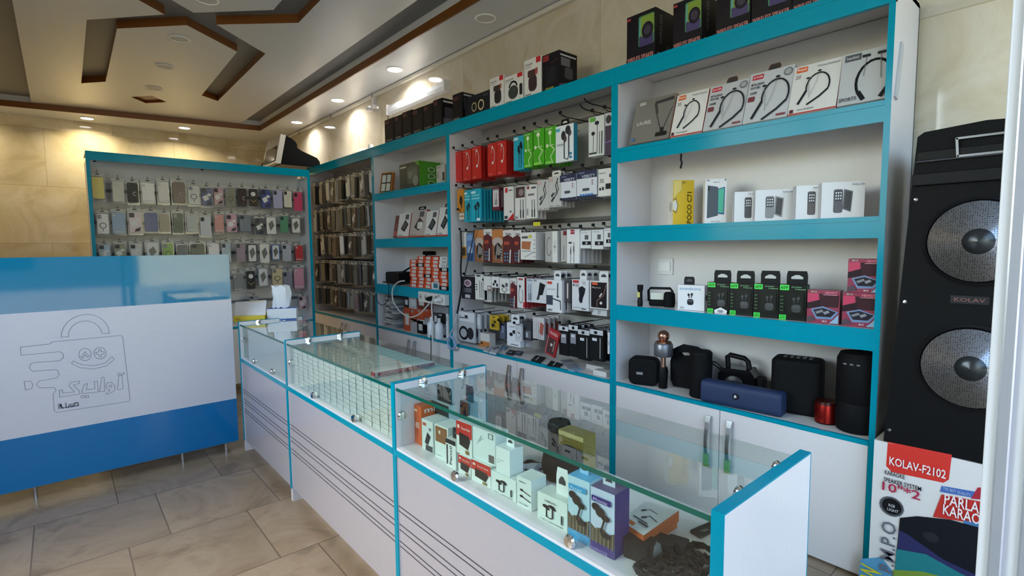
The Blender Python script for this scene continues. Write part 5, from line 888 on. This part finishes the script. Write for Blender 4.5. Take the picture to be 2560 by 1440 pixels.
# cables at the narrow side of the hook cabinet
for k, (pts, r_, c, lb) in enumerate(((((150, 130), (158, 300), (150, 480), (158, 640), (140, 760), (118, 880)), .006, BLACK, 'thick black cable hanging down the inner side panel'), (((275, 120), (240, 300), (190, 520), (165, 700)), .004, P('#2c2c34'), 'thin dark cable hanging before the black cable pack'), (((120, 880), (95, 980), (60, 1060), (30, 1110)), .005, P('#b9bcc4'), 'grey white cable sloping down to the coiled cable'))):
    kk = '6'
    cablet('hanging_cable', smoothp([ony(*zp(kk, *p), 2.03-.012*k) for p in pts]), r_, c, lb)
ctr = ony(1129, 858, 1.975)
pts = [ctr + V(((.045+.006*math.sin(i*1.3))*math.cos(i*.55), -.004*math.sin(i*.9), (.042+.006*math.cos(i*1.7))*math.sin(i*.55))) for i in range(58)]
cablet('coiled_cable', pts, .0055, P('#8fa4c4', .35), 'pale blue cable coiled up and hung on the cabinet post')
# ================================================================ phone cases on the back display
_case = {}
def phonecase(w, h, col, style):
    k = (round(w, 3), round(h, 3), col, style)
    if k in _case: return _case[k]
    b = B(); m = P(col, .3); d = .009
    b.prism([(x*w, -.004, z*h) for x, z in rrect(.04, .03, .96, .97, .14, w/h, 4)], (0, d, 0), m)
    dk = '#2a2a2e'; lt = '#d9d6d0'
    g = {'p': [('R', .1, .74, .42, .93, .08, dk)], 'r': [('R', .1, .74, .42, .93, .08, '#77777c'), ('e', .5, .42, .28, .14, dk), ('e', .5, .42, .22, .11, col), ('r', .47, .16, .53, .26, dk)],
         'b': [('R', .08, .72, .46, .93, .08, dk), ('p', [(.1, .5), (.5, .62), (.7, .4), (.3, .28)], lt), ('p', [(.5, .2), (.9, .3), (.8, .1), (.4, .08)], dk), ('e', .7, .62, .16, .08, lt)],
         'w': [('r', .1, .8, .3, .9, '#b9b4ac'), ('r', .1, .1, .9, .14, '#c9c4bc')], 'f': [('R', .14, .08, .86, .92, .1, lt), ('p', [(.2, .6), (.6, .8), (.8, .5), (.4, .2)], '#6a6560')], 'g': [('e', .5, .7, .26, .12, lt), ('l', arc(.5, .42, .3, .12, 190, 350, 8), .05, '#c9b46a'), ('l', [(.5, .3), (.5, .22)], .05, '#c9b46a')],
         'c': [('l', arc(.68, .45, .14, .09, 50, 310, 8), .08, '#b9aaa0')], 'n': []}[style]
    draw(b, g, w, h, lambda x, z, o: (x, -.004-o, z), .3)
    _case[k] = b.mesh('phone_case'); return _case[k]
_sh = {}
def casepack(M, w, h, col, style, label, group):
    k = (round(w, 3), round(h, 3))
    if k not in _sh:
        b = B(); e = .06
        b.prism([(x*w, -.0075, z*h) for x, z in ((-e, -.05), (1+e, -.05), (1+e, 1.1), (.7, 1.16), (.3, 1.16), (-e, 1.1))], (0, .016, 0), BAG)
        b.prism([(x*w, 0, z*h) for x, z in ((-e, 1.0), (1+e, 1.0), (1+e, 1.1), (.7, 1.155), (.3, 1.155), (-e, 1.1))], (0, .001, 0), P('#b4b0a8', .3))
        b.box((.36*w, -.012, 1.07*h), (.64*w, -.008, 1.11*h), BLACK)
        _sh[k] = b.mesh('phone_case_pack')
    o = bpy.data.objects.new('phone_case_pack', _sh[k]); COL.objects.link(o); o.matrix_world = M; props(o, label, 'phone case', group)
    c = bpy.data.objects.new('phone_case', phonecase(w, h, col, style)); COL.objects.link(c); c.parent = o
    return o
ROWS = [[(105, 228, 218, 428, '#d3bf55', 'n', 'yellow'), (275, 270, 384, 452, '#c4bfae', 'w', 'pale beige'), (397, 278, 497, 460, '#1a181a', 'c', 'black'), (520, 276, 628, 460, '#e6e2dc', 'w', 'white and red edged'), (655, 268, 752, 458, '#d8d2c8', 'w', 'cream card backed'), (776, 266, 890, 466, '#5a3c30', 'c', 'brown'), (906, 305, 1004, 474, '#c9c8c2', 'r', 'light grey ring'), (1017, 316, 1114, 490, '#333f72', 'b', 'navy'), (1122, 322, 1204, 478, '#b58a90', 'b', 'pink patterned'), (1216, 325, 1306, 488, '#77725e', 'r', 'olive grey ring'), (1322, 328, 1404, 490, '#2c1614', 'c', 'black with a red edge'), (1415, 332, 1496, 492, '#33251f', 'g', 'dark brown'), (1517, 338, 1602, 505, '#24367a', 'b', 'royal blue'), (1617, 342, 1697, 508, '#a5a3bf', 'p', 'lavender'), (1706, 348, 1780, 500, '#d6cdb9', 'p', 'cream'), (1790, 355, 1866, 530, '#c4385e', 'p', 'magenta')],
        [(145, 540, 258, 724, '#dfdcda', 'r', 'white ring'), (272, 526, 392, 724, '#7d98b4', 'w', 'steel blue'), (412, 515, 528, 715, '#d6bfc2', 'b', 'white and pink blotched'), (541, 528, 664, 706, '#2e3f7c', 'n', 'dark blue'), (666, 540, 768, 704, '#9a8a72', 'n', 'tan'), (782, 532, 880, 716, '#24421c', 'r', 'dark green ring'), (892, 540, 998, 706, '#a9aaa4', 'w', 'silver grey'), (1006, 555, 1112, 740, '#b7b6bc', 'p', 'pale violet grey'), (1127, 540, 1208, 712, '#c57f78', 'w', 'salmon'), (1227, 545, 1318, 708, '#c492a4', 'b', 'pink marbled'), (1335, 552, 1442, 702, '#66717c', 'p', 'slate grey'), (1468, 580, 1548, 728, '#33393f', 'b', 'dark with white blotches'), (1562, 562, 1648, 724, '#e0ddd6', 'f', 'white with a dark picture'), (1676, 562, 1754, 712, '#4f8a66', 'p', 'green printed'), (1770, 570, 1852, 716, '#a3a294', 'f', 'grey printed')],
        [(160, 795, 264, 950, '#a9bccc', 'b', 'light blue printed'), (292, 792, 396, 950, '#8f9074', 'b', 'camouflage'), (425, 795, 528, 950, '#c9c6c0', 'b', 'white and black printed'), (558, 785, 666, 950, '#d0d2d6', 'f', 'pale printed'), (698, 788, 786, 950, '#7da32e', 'r', 'lime green'), (820, 795, 918, 950, '#3c4149', 'n', 'charcoal'), (930, 795, 1054, 950, '#4a4a3c', 'p', 'dark olive'), (1078, 790, 1172, 955, '#e6dedb', 'w', 'white with a red rim'), (1188, 782, 1276, 958, '#a4b0b6', 'p', 'blue grey'), (1310, 788, 1388, 958, '#8d7482', 'p', 'mauve'), (1402, 795, 1494, 962, '#3a3a3c', 'f', 'black framed printed'), (1506, 788, 1594, 968, '#dcd4c6', 'f', 'white lettered'), (1604, 800, 1676, 942, '#4a6ea4', 'f', 'blue and white printed'), (1694, 795, 1780, 952, '#a9abb2', 'p', 'cool grey'), (1802, 802, 1872, 948, '#b81e26', 'w', 'bright red')],
        [(1284, 1038, 1382, 1205, '#77797a', 'w', 'grey window'), (1396, 1022, 1478, 1188, '#1a1b1c', 'g', 'black and gold'), (1494, 992, 1586, 1162, '#b4bac2', 'f', 'silver framed'), (1608, 1005, 1698, 1155, '#cdb98e', 'r', 'sand coloured ring'), (1700, 1025, 1782, 1190, '#85808e', 'p', 'violet grey'), (1792, 990, 1882, 1185, '#c98a9c', 'w', 'rose pink')],
        [(1420, 1235, 1500, 1330, '#8a8d94', 'p', 'grey half hidden'), (1832, 1232, 1906, 1355, '#c2a3ac', 'b', 'pale pink printed')]]
RN = ('top', 'second', 'third', 'fourth', 'lowest')
for ri, row in enumerate(ROWS):
    for i, (xl, yt, xr, yb, col, st, nm) in enumerate(row):
        M, w, h = place('3', xl, yt, xr, yb, xp=XK-.06, ang=90, ybr=yb+(2 if ri < 2 else 0))
        w = round(w*.97, 2); h = round(h*.95, 2)
        casepack(M, w, h, col, st, '%s phone case pack, %s row of the display behind the desk' % (nm, RN[ri]), 'phone cases on the display behind the desk')
        if i % 2 == 0 or ri > 2: casepack(MX.Translation((-.05, .008, -.004)) @ M, w, h, ('#77736c', '#8a8f9a', '#4a4744', '#b4aeb0')[i % 4], 'n', 'half hidden phone case behind the %s one, %s row' % (nm, RN[ri]), 'phone cases on the display behind the desk')
        zt_ = M.translation.z+h*1.16+.003
        B().tube([(xd_+.02, M.translation.y+w*.5, zt_), (XK-.045, M.translation.y+w*.5, zt_), (XK-.035, M.translation.y+w*.5, zt_+.012)], .002, P('#55534f', .3, .6), 5).obj('hook', cK)
# ================================================================ phone cases in the corner cabinet
PAL = [['#8f7f86', '#b08a8c', '#c9ccd2', '#8d93a6', '#b9bd9a', '#2a2628', '#a39a8e', '#5c4a58', '#d9d5d0', '#c4a9a8', '#8a90a0', '#1f1d20'], ['#9a9aa4', '#6a5a4a', '#a89f84', '#e2dfd8', '#3a352c', '#a39468', '#77705e', '#5a3a30', '#6a3428', '#4f2a22', '#55473f', '#3c3230'],
       ['#6d7c8c', '#b9a99a', '#e0d6cc', '#b8743c', '#a5683a', '#d6d4ce', '#8a8c90', '#5a2a26', '#4c2320', '#8f8a80', '#a98a88', '#c49a98'], ['#4a3f34', '#b5a07a', '#6a5a66', '#b9b7c6', '#54465a', '#c4bda8', '#1f2024', '#33343a', '#b7bda8', '#9aa494', '#4c4a40', '#3d3f34'],
       ['#2a3040', '#4a4638', '#6c6a58', '#a39c90', '#5a201e', '#4c1a1a', '#9ab4b4', '#5a4458', '#6a5266', '#d9d8de', '#333650', '#7f948a']]
CR_ = (((795, 435), (930, 388), .2), ((798, 527), (936, 520), .2), ((800, 602), (938, 598), .195), ((804, 668), (940, 668), .2), ((805, 733), (942, 738), .18))
for ri, ((xa, ya_), (xb, yb_), hh) in enumerate(CR_):
    zt_ = RZ_ = (1.83, 1.555, 1.295, 1.03, .765)[ri]
    for k in range(9):
        X = XE+.06+k*.159
        B().tube([(X+.045, YB-.015, zt_), (X+.045, 2.03, zt_), (X+.045, 2.02, zt_+.012)], .002, P('#55534f', .3, .6), 5).obj('hook', cC)
        for j in range(4):
            col = PAL[ri][(k*3+j*5+ri) % 12] if j else PAL[ri][int(k*12/9)]
            f_ = (.4, 1.12, .8, .5, 1.25, .65)[(k*2+j+ri) % 6]; av = sum(int(col[q:q+2], 16) for q in (1, 3, 5))/3; col = '#'+''.join('%02x' % min(235, int((.45*int(col[q:q+2], 16)+.55*av)*f_*1.1)) for q in (1, 3, 5))
            nmj = 'front' if j == 0 else ORD[j]
            h2 = round(hh-.012*(k % 3), 2); M = MX.Translation((X+.004*math.sin(k*5+j), 2.035+.012*(k % 3)+j*(.03+.008*(k % 2)), zt_-h2*1.165-.003)) @ MX.Rotation(R(3*math.sin(k*3.1)), 4, 'Z') @ MX.Rotation(R(3.5*math.sin(k*2.3+ri)), 4, 'Y')
            casepack(M, .085, round(h2, 2), col, 'n' if j else ('n', 'p', 'w', 'b')[(k+ri) % 4], 'bagged phone case, %s on the %s hook, %s row of the corner cabinet' % (nmj, ORD[k], RN[ri]), 'phone cases in the corner cabinet')
# ================================================================ on and in the glass counters
zg = .7295
pl = place('i', 190, 730, 818, 855, at=tuple(onz(*zp('i', 192, 852), zg)), ang=62, ybr=806)
t = carton('yellow_box', pl, .16, '#d9bd34', [('e', .14, .5, .08, .2, '#b89c2a'), ('r', .8, .4, .9, .46, '#c4a82e')], 'open yellow box with a raised white lid on the counter beside the desk', 'box')
M, w, h = pl; b = B(); lh = h*3.4
b.prism([(0, .02, h*.0), (w, .02, h*1.0), (w*.985, .07, lh*.98), (w*-.03, .07, lh*.93)], (0, .004, 0), P('#dedadc', .4))
draw(b, [('r', .0, .12, .42, .33, '#e6e0d2'), ('t', 'TM-cell', .06, .17, .36, .26, '#d0b880'), ('r', .4, .9, .96, .96, '#d9c6a8'), ('e', .74, .36, .02, .02, '#7a5a3a'), ('p', [(.42, .1), (1, .17), (1, .33), (.42, .33)], '#dcc038')], w, lh, lambda x, z, o: (x, .02+.05*z/lh-o-.001, z)); b.obj('lid', t)
pl = place('i', 862, 585, 1450, 790, at=tuple(onz(*zp('i', 866, 815), zg)), ang=64, ybr=745)
M, w, h = pl; M = M.copy(); 
t = carton('tissue_box', (M, w, h), .08, '#dfe0e4', [('r', 0, 0, 1, .12, '#24509a'), ('r', .1, .02, .5, .1, '#3a7ac4')], 'white tissue box with blue stripes on the counter beside the desk', 'tissue box', top='#4a6fc0')
b = B(); n = 12; tv = []
for j in range(4):
    for i in range(n):
        a = 2*math.pi*i/n; f = j/3; rr = (.036+.009*math.sin(i*2.4+j))*(1+.25*f*(1 if j < 3 else .6)); tv.append((w*.45+rr*1.15*math.cos(a), .055+rr*.45*math.sin(a), h+.13*f+.008*math.sin(i*3)))
b.add(tv, [(j*n+i, j*n+(i+1) % n, (j+1)*n+(i+1) % n, (j+1)*n+i) for j in range(3) for i in range(n)]+[list(range(3*n, 4*n))], P('#e6e8ec', .7)); b.obj('tissue', t, smooth=60)
# white boxes filling the middle counter
zf = ZR+.0035
proto = None; nc, nr, cw, rh = 16, 9, .0592, .0178
ks = 0
for d_ in range(4):
    for c in range(nc):
        top = nr if d_ < 1 else 9
        for r_ in range(nr):
            if d_ and r_ < top-1: continue
            x = -2.374+c*cw; y = YC+.032+d_*.078; z = zf+r_*rh
            if d_ and r_ >= 7 and c > 11 and d_ > 1: pass
            M = MX.Translation((x+.0012+.0005*math.sin(c*7+r_*3), y+.0006*math.sin(r_*5+c*2), z))
            if proto is None:
                proto = carton('white_gadget_box', (MX.Identity(4), cw-.006, rh-.0022), .074, '#dad8d2', [('r', .1, .3, .5, .6, '#c4c8c4')], group='small white boxes in the middle counter'); proto.matrix_world = M; o = proto
                o['category'] = 'box'
            else: o = dup(proto, M)
            o['label'] = 'small white box in the front wall of boxes filling the middle glass counter' if d_ == 0 else 'small white box lying on top of the layer behind the front wall of boxes'
            o['group'] = 'small white boxes in the front wall' if d_ == 0 else 'small white boxes of the layer behind'
if True:
    fill = [o for o in COL.objects if o.name.startswith('white_gadget_box')]
    boxo('shelf_riser', (-2.37, YC+.112, zf), (-1.42, YC+.338, zf+8*rh-.0012), P('#cfccc6', .5), label='pale carton riser carrying the rear layer of small boxes', cat='riser')
b = B().box((0, 0, 0), (.03, .24, .016), P('#dcd8d2')); b.box((.03, .01, .002), (.0306, .24, .014), P('#b02030')); b.box((0, -.0006, .001), (.03, 0, .015), P('#b02030'))
draw(b, [('t', 'SAMSUNG GALAXY', .1, .3, .9, .8, '#e8d8d8')], .24, .016, lambda x, z, o: (.0306+o, x, z))
b.obj('long_red_box', M=MX.Translation((-1.66, YC+.06, zf+nr*rh+.001)), label='long flat box with a red lettered side on top of the small white boxes', cat='box')
# goods in the counter nearest the entrance
def cb(xl, yt, xr, yb, ybr, y, d, body, g, label, zz=zf, ang=3, name='accessory_box', **k): 
    pl = place('b', xl, yt, xr, yb, y, zz, ang=ang, ybr=ybr); carton(name, pl, d, body, g, label, group='boxes in the counter nearest the entrance', **k); return pl
gch = [('p', [(.25, .25), (.55, .2), (.8, .5), (.5, .62)], '#26262a'), ('r', .1, .8, .4, .9, '#c05a3a'), ('r', .35, .02, .95, .2, '#33363a'), ('e', .75, .74, .08, .05, '#77787c')]
cb(142, 292, 201, 650, 662, .80, .06, '#d9601e', [('t', 'mi', .2, .42, .8, .56, 'v', '#f4e4d8'), ('r', .2, .84, .6, .9, '#f0d0b8'), ('r', .3, .2, .6, .4, '#c2521a')], 'tall orange charger box in the counter', side='#e0661f', sgfx=[('t', 'mi', .2, .82, .85, .95, '#f8ece4'), ('r', .1, .0, 1, .66, '#e2d6c8')], ang=0)
cb(204, 390, 278, 672, 705, .79, .07, '#d3dcd6', gch, 'pale charger box with a black plug picture beside the orange box', side='#dbe4dc')
cb(290, 425, 378, 722, 752, .785, .06, '#dbe6df', [('r', .06, .5, .94, .96, '#8a5a34'), ('r', .3, .75, .45, .85, '#d9c8b0'), ('r', .1, .1, .5, .12, '#9aa6a0')], 'pale box with a brown picture in the counter', side='#d6e2da')
cb(362, 520, 428, 762, 792, .775, .03, '#e0e6e0', [('r', 0, .84, 1, 1, '#1c1e20'), ('t', 'Pencil', .4, .12, .62, .78, 'v', '#2a2c2e'), ('r', .1, .1, .22, .8, '#33363a')], 'slim white pencil box with black ends', tab=(.3, .9, .03, '#1c1e20'), side='#d9e0da')
gpb = [('r', 0, .55, 1, 1, '#c22f24'), ('p', [(.2, .28), (.75, .2), (.9, .5), (.8, .62), (.2, .66)], '#23201f'), ('e', .16, .84, .08, .06, '#e8c8c0'), ('t', 'Power Bank', .36, .78, .92, .86, '#f0d0c8'), ('r', .6, .06, .82, .18, '#8a6f3a')]
lo1 = cb(445, 628, 528, 830, 868, .775, .055, '#dfe6e0', gpb, 'red and white power bank box, lower one half covered', side='#d9e2dc')
lo2 = cb(532, 660, 660, 872, 925, .775, .055, '#dfe6e0', gpb, 'red and white power bank box, lower one in full view', side='#d9e2dc')
cb(432, 400, 535, 622, 660, .78, .05, '#dfe6e0', gpb, 'red and white power bank box standing on the lower two', zz=zf+lo1[2]+.0005, side='#d9e2dc')
e8 = [*sub(g_ear('#1b1d20'), .1, .2, .75, .78), ('l', [(.84, .2), (.84, .5)], .05, '#1b1d20'), ('t', 'TYPE-C EARPHONES', .1, .07, .9, .13, '#3a4440')]
b8 = cb(664, 735, 828, 938, 1012, .775, .045, '#dbe5df', e8, 'white wired earphone box in the row behind the front glass, without a hang tab', side='#e4ece6')
cb(542, 440, 690, 668, 735, .785, .045, '#d6e2de', [('r', .7, .78, .92, .95, '#55605c'), ('r', .74, .8, .88, .93, '#c9d6d0'), ('r', .72, .06, .95, .3, '#6a625c'), ('l', [(.2, .5), (.4, .8), (.3, .6), (.5, .75)], .015, '#aab8b4')], 'large plain white box standing on the power bank and earphone boxes', zz=zf+lo2[2]+.0005, side='#dfe9e4')
cb(694, 572, 786, 728, 768, .78, .045, '#dfe8e4', [('r', .1, .5, .6, .52, '#8f9a96'), ('r', .1, .4, .3, .44, '#aab4b0')], 'white adapter box with hang tab standing on the earphone box', zz=zf+b8[2]+.0005, tab=(.3, .85, .022, '#dfe6e4'), side='#e4ece8')
cb(834, 768, 930, 1018, 1078, .775, .05, '#d9e2dc', [('t', 'SAMSUNG', .15, .82, .6, .87, '#55605c'), ('e', .35, .58, .12, .04, '#1f2224'), ('l', [(.35, .58), (.95, .5)], .05, '#1f2224'), ('e', .35, .38, .12, .04, '#1f2224'), ('l', [(.35, .38), (.95, .3)], .05, '#1f2224'), ('t', 'DATA CABLE', .15, .12, .8, .17, '#4a5450')], 'white data cable box between the two wired earphone boxes', side='#e2eae6', sgfx=[('t', 'CABLE', .4, .4, .7, .62, 'v', '#55605c')])
cb(972, 872, 1168, 1112, 1205, .77, .045, '#dce6de', [*sub(g_ear('#1b1d20'), .08, .2, .75, .72), ('l', [(.85, .22), (.85, .5)], .05, '#1b1d20'), ('t', 'SAMSUNG', .28, .78, .66, .85, '#2a3030'), ('t', 'TYPE-C EARPHONES', .1, .08, .9, .14, '#3a4440')], 'white wired earphone box with a hang tab beside the light blue box', tab=(.42, .82, .06, '#e2e8e4'), side='#dce6e0')
gph = lambda c: [('p', [(0, .14), (1, .14), (1, .4), (.75, .34), (.5, .42), (.2, .36), (0, .42)], '#5c5040'), ('r', 0, 0, 1, .15, c), *[('l', [(.1+.17*k, .15), (.12+.17*k, .36+.03*(k % 2))], .05, '#7a6a50') for k in range(6)], ('R', .08, .8, .88, .89, .04, c), ('e', .26, .72, .17, .06, '#2c2523'), ('e', .46, .66, .2, .075, '#332a26'), ('e', .68, .6, .17, .05, '#2a2422'), ('l', [(.66, .6), (.5, .36)], .08, '#2a2422'), ('e', .7, .34, .2, .05, '#2c2523')]
cb(1174, 762, 1316, 1205, 1278, .768, .05, '#b9d6e2', gph('#3f9fd0') + [('t', 'Pioneer', .2, .82, .76, .87, '#bfe2f2')], 'light blue earphone box next to the purple one', top='#62b4de', side='#b5d2e0', tab=(.2, .6, .02, '#9fd0e6'))
cb(1324, 838, 1482, 1300, 1392, .768, .05, '#c4cfe0', gph('#3f2a78') + [('t', 'Phonix', .18, .82, .78, .87, '#c9bfe6'), ('t', 'EARPHONE', .1, .03, .8, .09, '#8f84bc')], 'purple sided earphone box next to the light blue one', top='#6a5a80', side='#3c2a74', tab=(.2, .7, .02, '#d9dfe6'))
carton('accessory_box', place('b', 268, 268, 380, 420, .85, zf, ybr=430), .03, '#cfe0e0', [('r', .0, .7, 1, 1, '#22282a'), ('t', 'H4 PRO', .1, .3, .9, .55, '#3a5a78')], 'pale box with a black hang tab at the rear of the counter', group='boxes in the counter nearest the entrance', tab=(.1, .95, .05, '#22282a'))
carton('accessory_box', place('b', 455, 270, 522, 350, .92, zf, ybr=360), .03, '#a9b4bc', [('r', .0, .6, 1, 1, '#4a3f58'), ('t', 'TWS', .2, .2, .8, .4, '#55606a')], 'grey box with a dark violet tab at the rear of the counter', group='boxes in the counter nearest the entrance', tab=(.2, .95, .05, '#4a3f58'))
for k, (x, y) in enumerate(((850, 700), (890, 690), (865, 735), (915, 730))):
    p = onz(*zp('b', x, y+25), zf); carton('tiny_box', (MX.Translation(p) @ MX.Rotation(R(20*k-25), 4, 'Z'), .04, .03), .03, '#c6ccd0', [('r', .1, .4, .9, .6, '#33363c')], 'tiny white box of the little heap behind the adapter box, %s one' % ORD[k], group='tiny white boxes')
p = onz(*zp('m', 300, 900), zf); p.y += .06
carton('gold_box', (MX.Translation((p.x, p.y, zf)), .09, .1), .05, '#8f7d3c', [('r', 0, .86, 1, .98, '#d9c98a')], 'gold foil box with a shiny rim behind the earphone boxes', 'box', rough=.18)
t = B().lathe([(.0001, 0), (.045, 0), (.055, .03), (.05, .06), (.03, .075), (.0001, .078)], P('#2a2624', .85), 20).obj('cloth_pouch', M=MX.Translation((p.x+.06, p.y-.05, zf)), smooth=60, label='dark brown cloth pouch behind the tabbed earphone box', cat='pouch')
B().lathe([(.0001, 0), (.03, 0), (.034, .01), (.034, .09), (.03, .1), (.0001, .1)], P('#16181a', .4), 24).obj('black_canister', M=MX.Translation((p.x-.045, p.y+.05, zf)), smooth=40, label='round black canister behind the gold foil box', cat='canister')
def slab(pts, z, t, m, g, label, name='cable_box', side=None):
    q = [onz(*zp('c', *a), z+t) for a in pts]; b = B(); u, v = q[1]-q[0], q[3]-q[0]
    b.prism([V((a.x, a.y, z)) for a in q], (0, 0, t), P(side or m)); b.poly([a+V((0, 0, .0003)) for a in q], P(m)); draw(b, g, 1, 1, lambda x, zz, o: (q[0]+u*x+v*zz+V((0, 0, o+.0003)))[:])
    b.obj(name, label=label, cat='box', group='cable boxes lying in the counter')
gcb = [('l', [(.72, .78), (.4, .8), (.2, .62)], .02, '#26262c'), ('l', [(.3, .7), (.22, .62)], .07, '#26262c'), ('l', [(.95, .55), (.6, .6), (.45, .42)], .02, '#26262c'), ('l', [(.55, .5), (.45, .42)], .07, '#26262c'), ('R', .12, .04, .5, .16, .02, '#c9622e'), ('r', .2, .3, .8, .34, '#44444a'), ('r', .5, .22, .9, .27, '#44444a')]
slab([(655, 940), (860, 1075), (1215, 830), (900, 720)], zf, .022, '#d8702e', [('e', .3, .2, .08, .06, '#3a2a20')], 'orange cable box underneath the white topped one')
slab([(662, 855), (888, 1005), (1232, 762), (915, 668)], zf+.0226, .024, '#e2dfdc', gcb, 'white topped orange cable box lying on the other cable box', side='#c8642e')
for (x, y), s, m, lb in (((850, 1160), .027, '#17171a', 'largest black charger lump lying in the counter corner'), ((1090, 1130), .022, '#1b1b1e', 'small black plug lying behind the cable tangle'), ((1215, 1130), .02, '#222226', 'small black cube lying near the end panel'), ((690, 1060), .026, '#1a1a1c', 'black knob shaped charger beside the purple box')):
    q = onz(*zp('c', x, y+40), zf)
    B().prism([(a*s, c*s*.8, 0) for a, c in rrect(-1, -1, 1, 1, .35, 1, 4)], (0, 0, s*1.3), P(m, .5)).obj('charger', M=MX.Translation(q) @ MX.Rotation(R(x % 60), 4, 'Z'), bev=.006, label=lb, cat='charger')
q = onz(*zp('c', 970, 1190), zf)
B().lathe([(.0001, 0), (.016, 0), (.02, .012), (.016, .026), (.0001, .03)], glassy('frosted_plastic', (.85, .87, .86), 1.5, .35, .2), 16).obj('clear_plug_cover', M=MX.Translation(q), smooth=50, label='milky clear plug cover beside the large black charger', cat='cover')
for k, (x, y, r_) in enumerate(((930, 1360, .03), (1060, 1320, .032), (1180, 1275, .032), (1310, 1220, .032), (1430, 1270, .03), (1170, 1370, .03), (1450, 1150, .028), (1330, 1330, .03))):
    q = onz(*zp('c', x, y), zf+.012); rg = random.Random(k); pts = []
    for i in range(38):
        a = i*.62; rr = r_*(.7+.3*rg.random()); pts.append((q.x+rr*math.cos(a), min(max(q.y+rr*.8*math.sin(a), YC+.03), YC2-.05), zf+.0045+.014*rg.random()))
    cablet('black_cable_coil', pts, .0034, BLACK, 'coiled black cable of the tangle by the end panel, %s from the purple box' % ORD[k])['group'] = 'tangled black cables'
slab([(1340, 950), (1440, 1010), (1600, 930), (1530, 870)], zf, .006, '#2a2726', [('p', [(.5, .2), (.8, .3), (.8, .6), (.5, .5)], '#77756a')], 'flat black pouch lying against the end panel', name='flat_pouch')
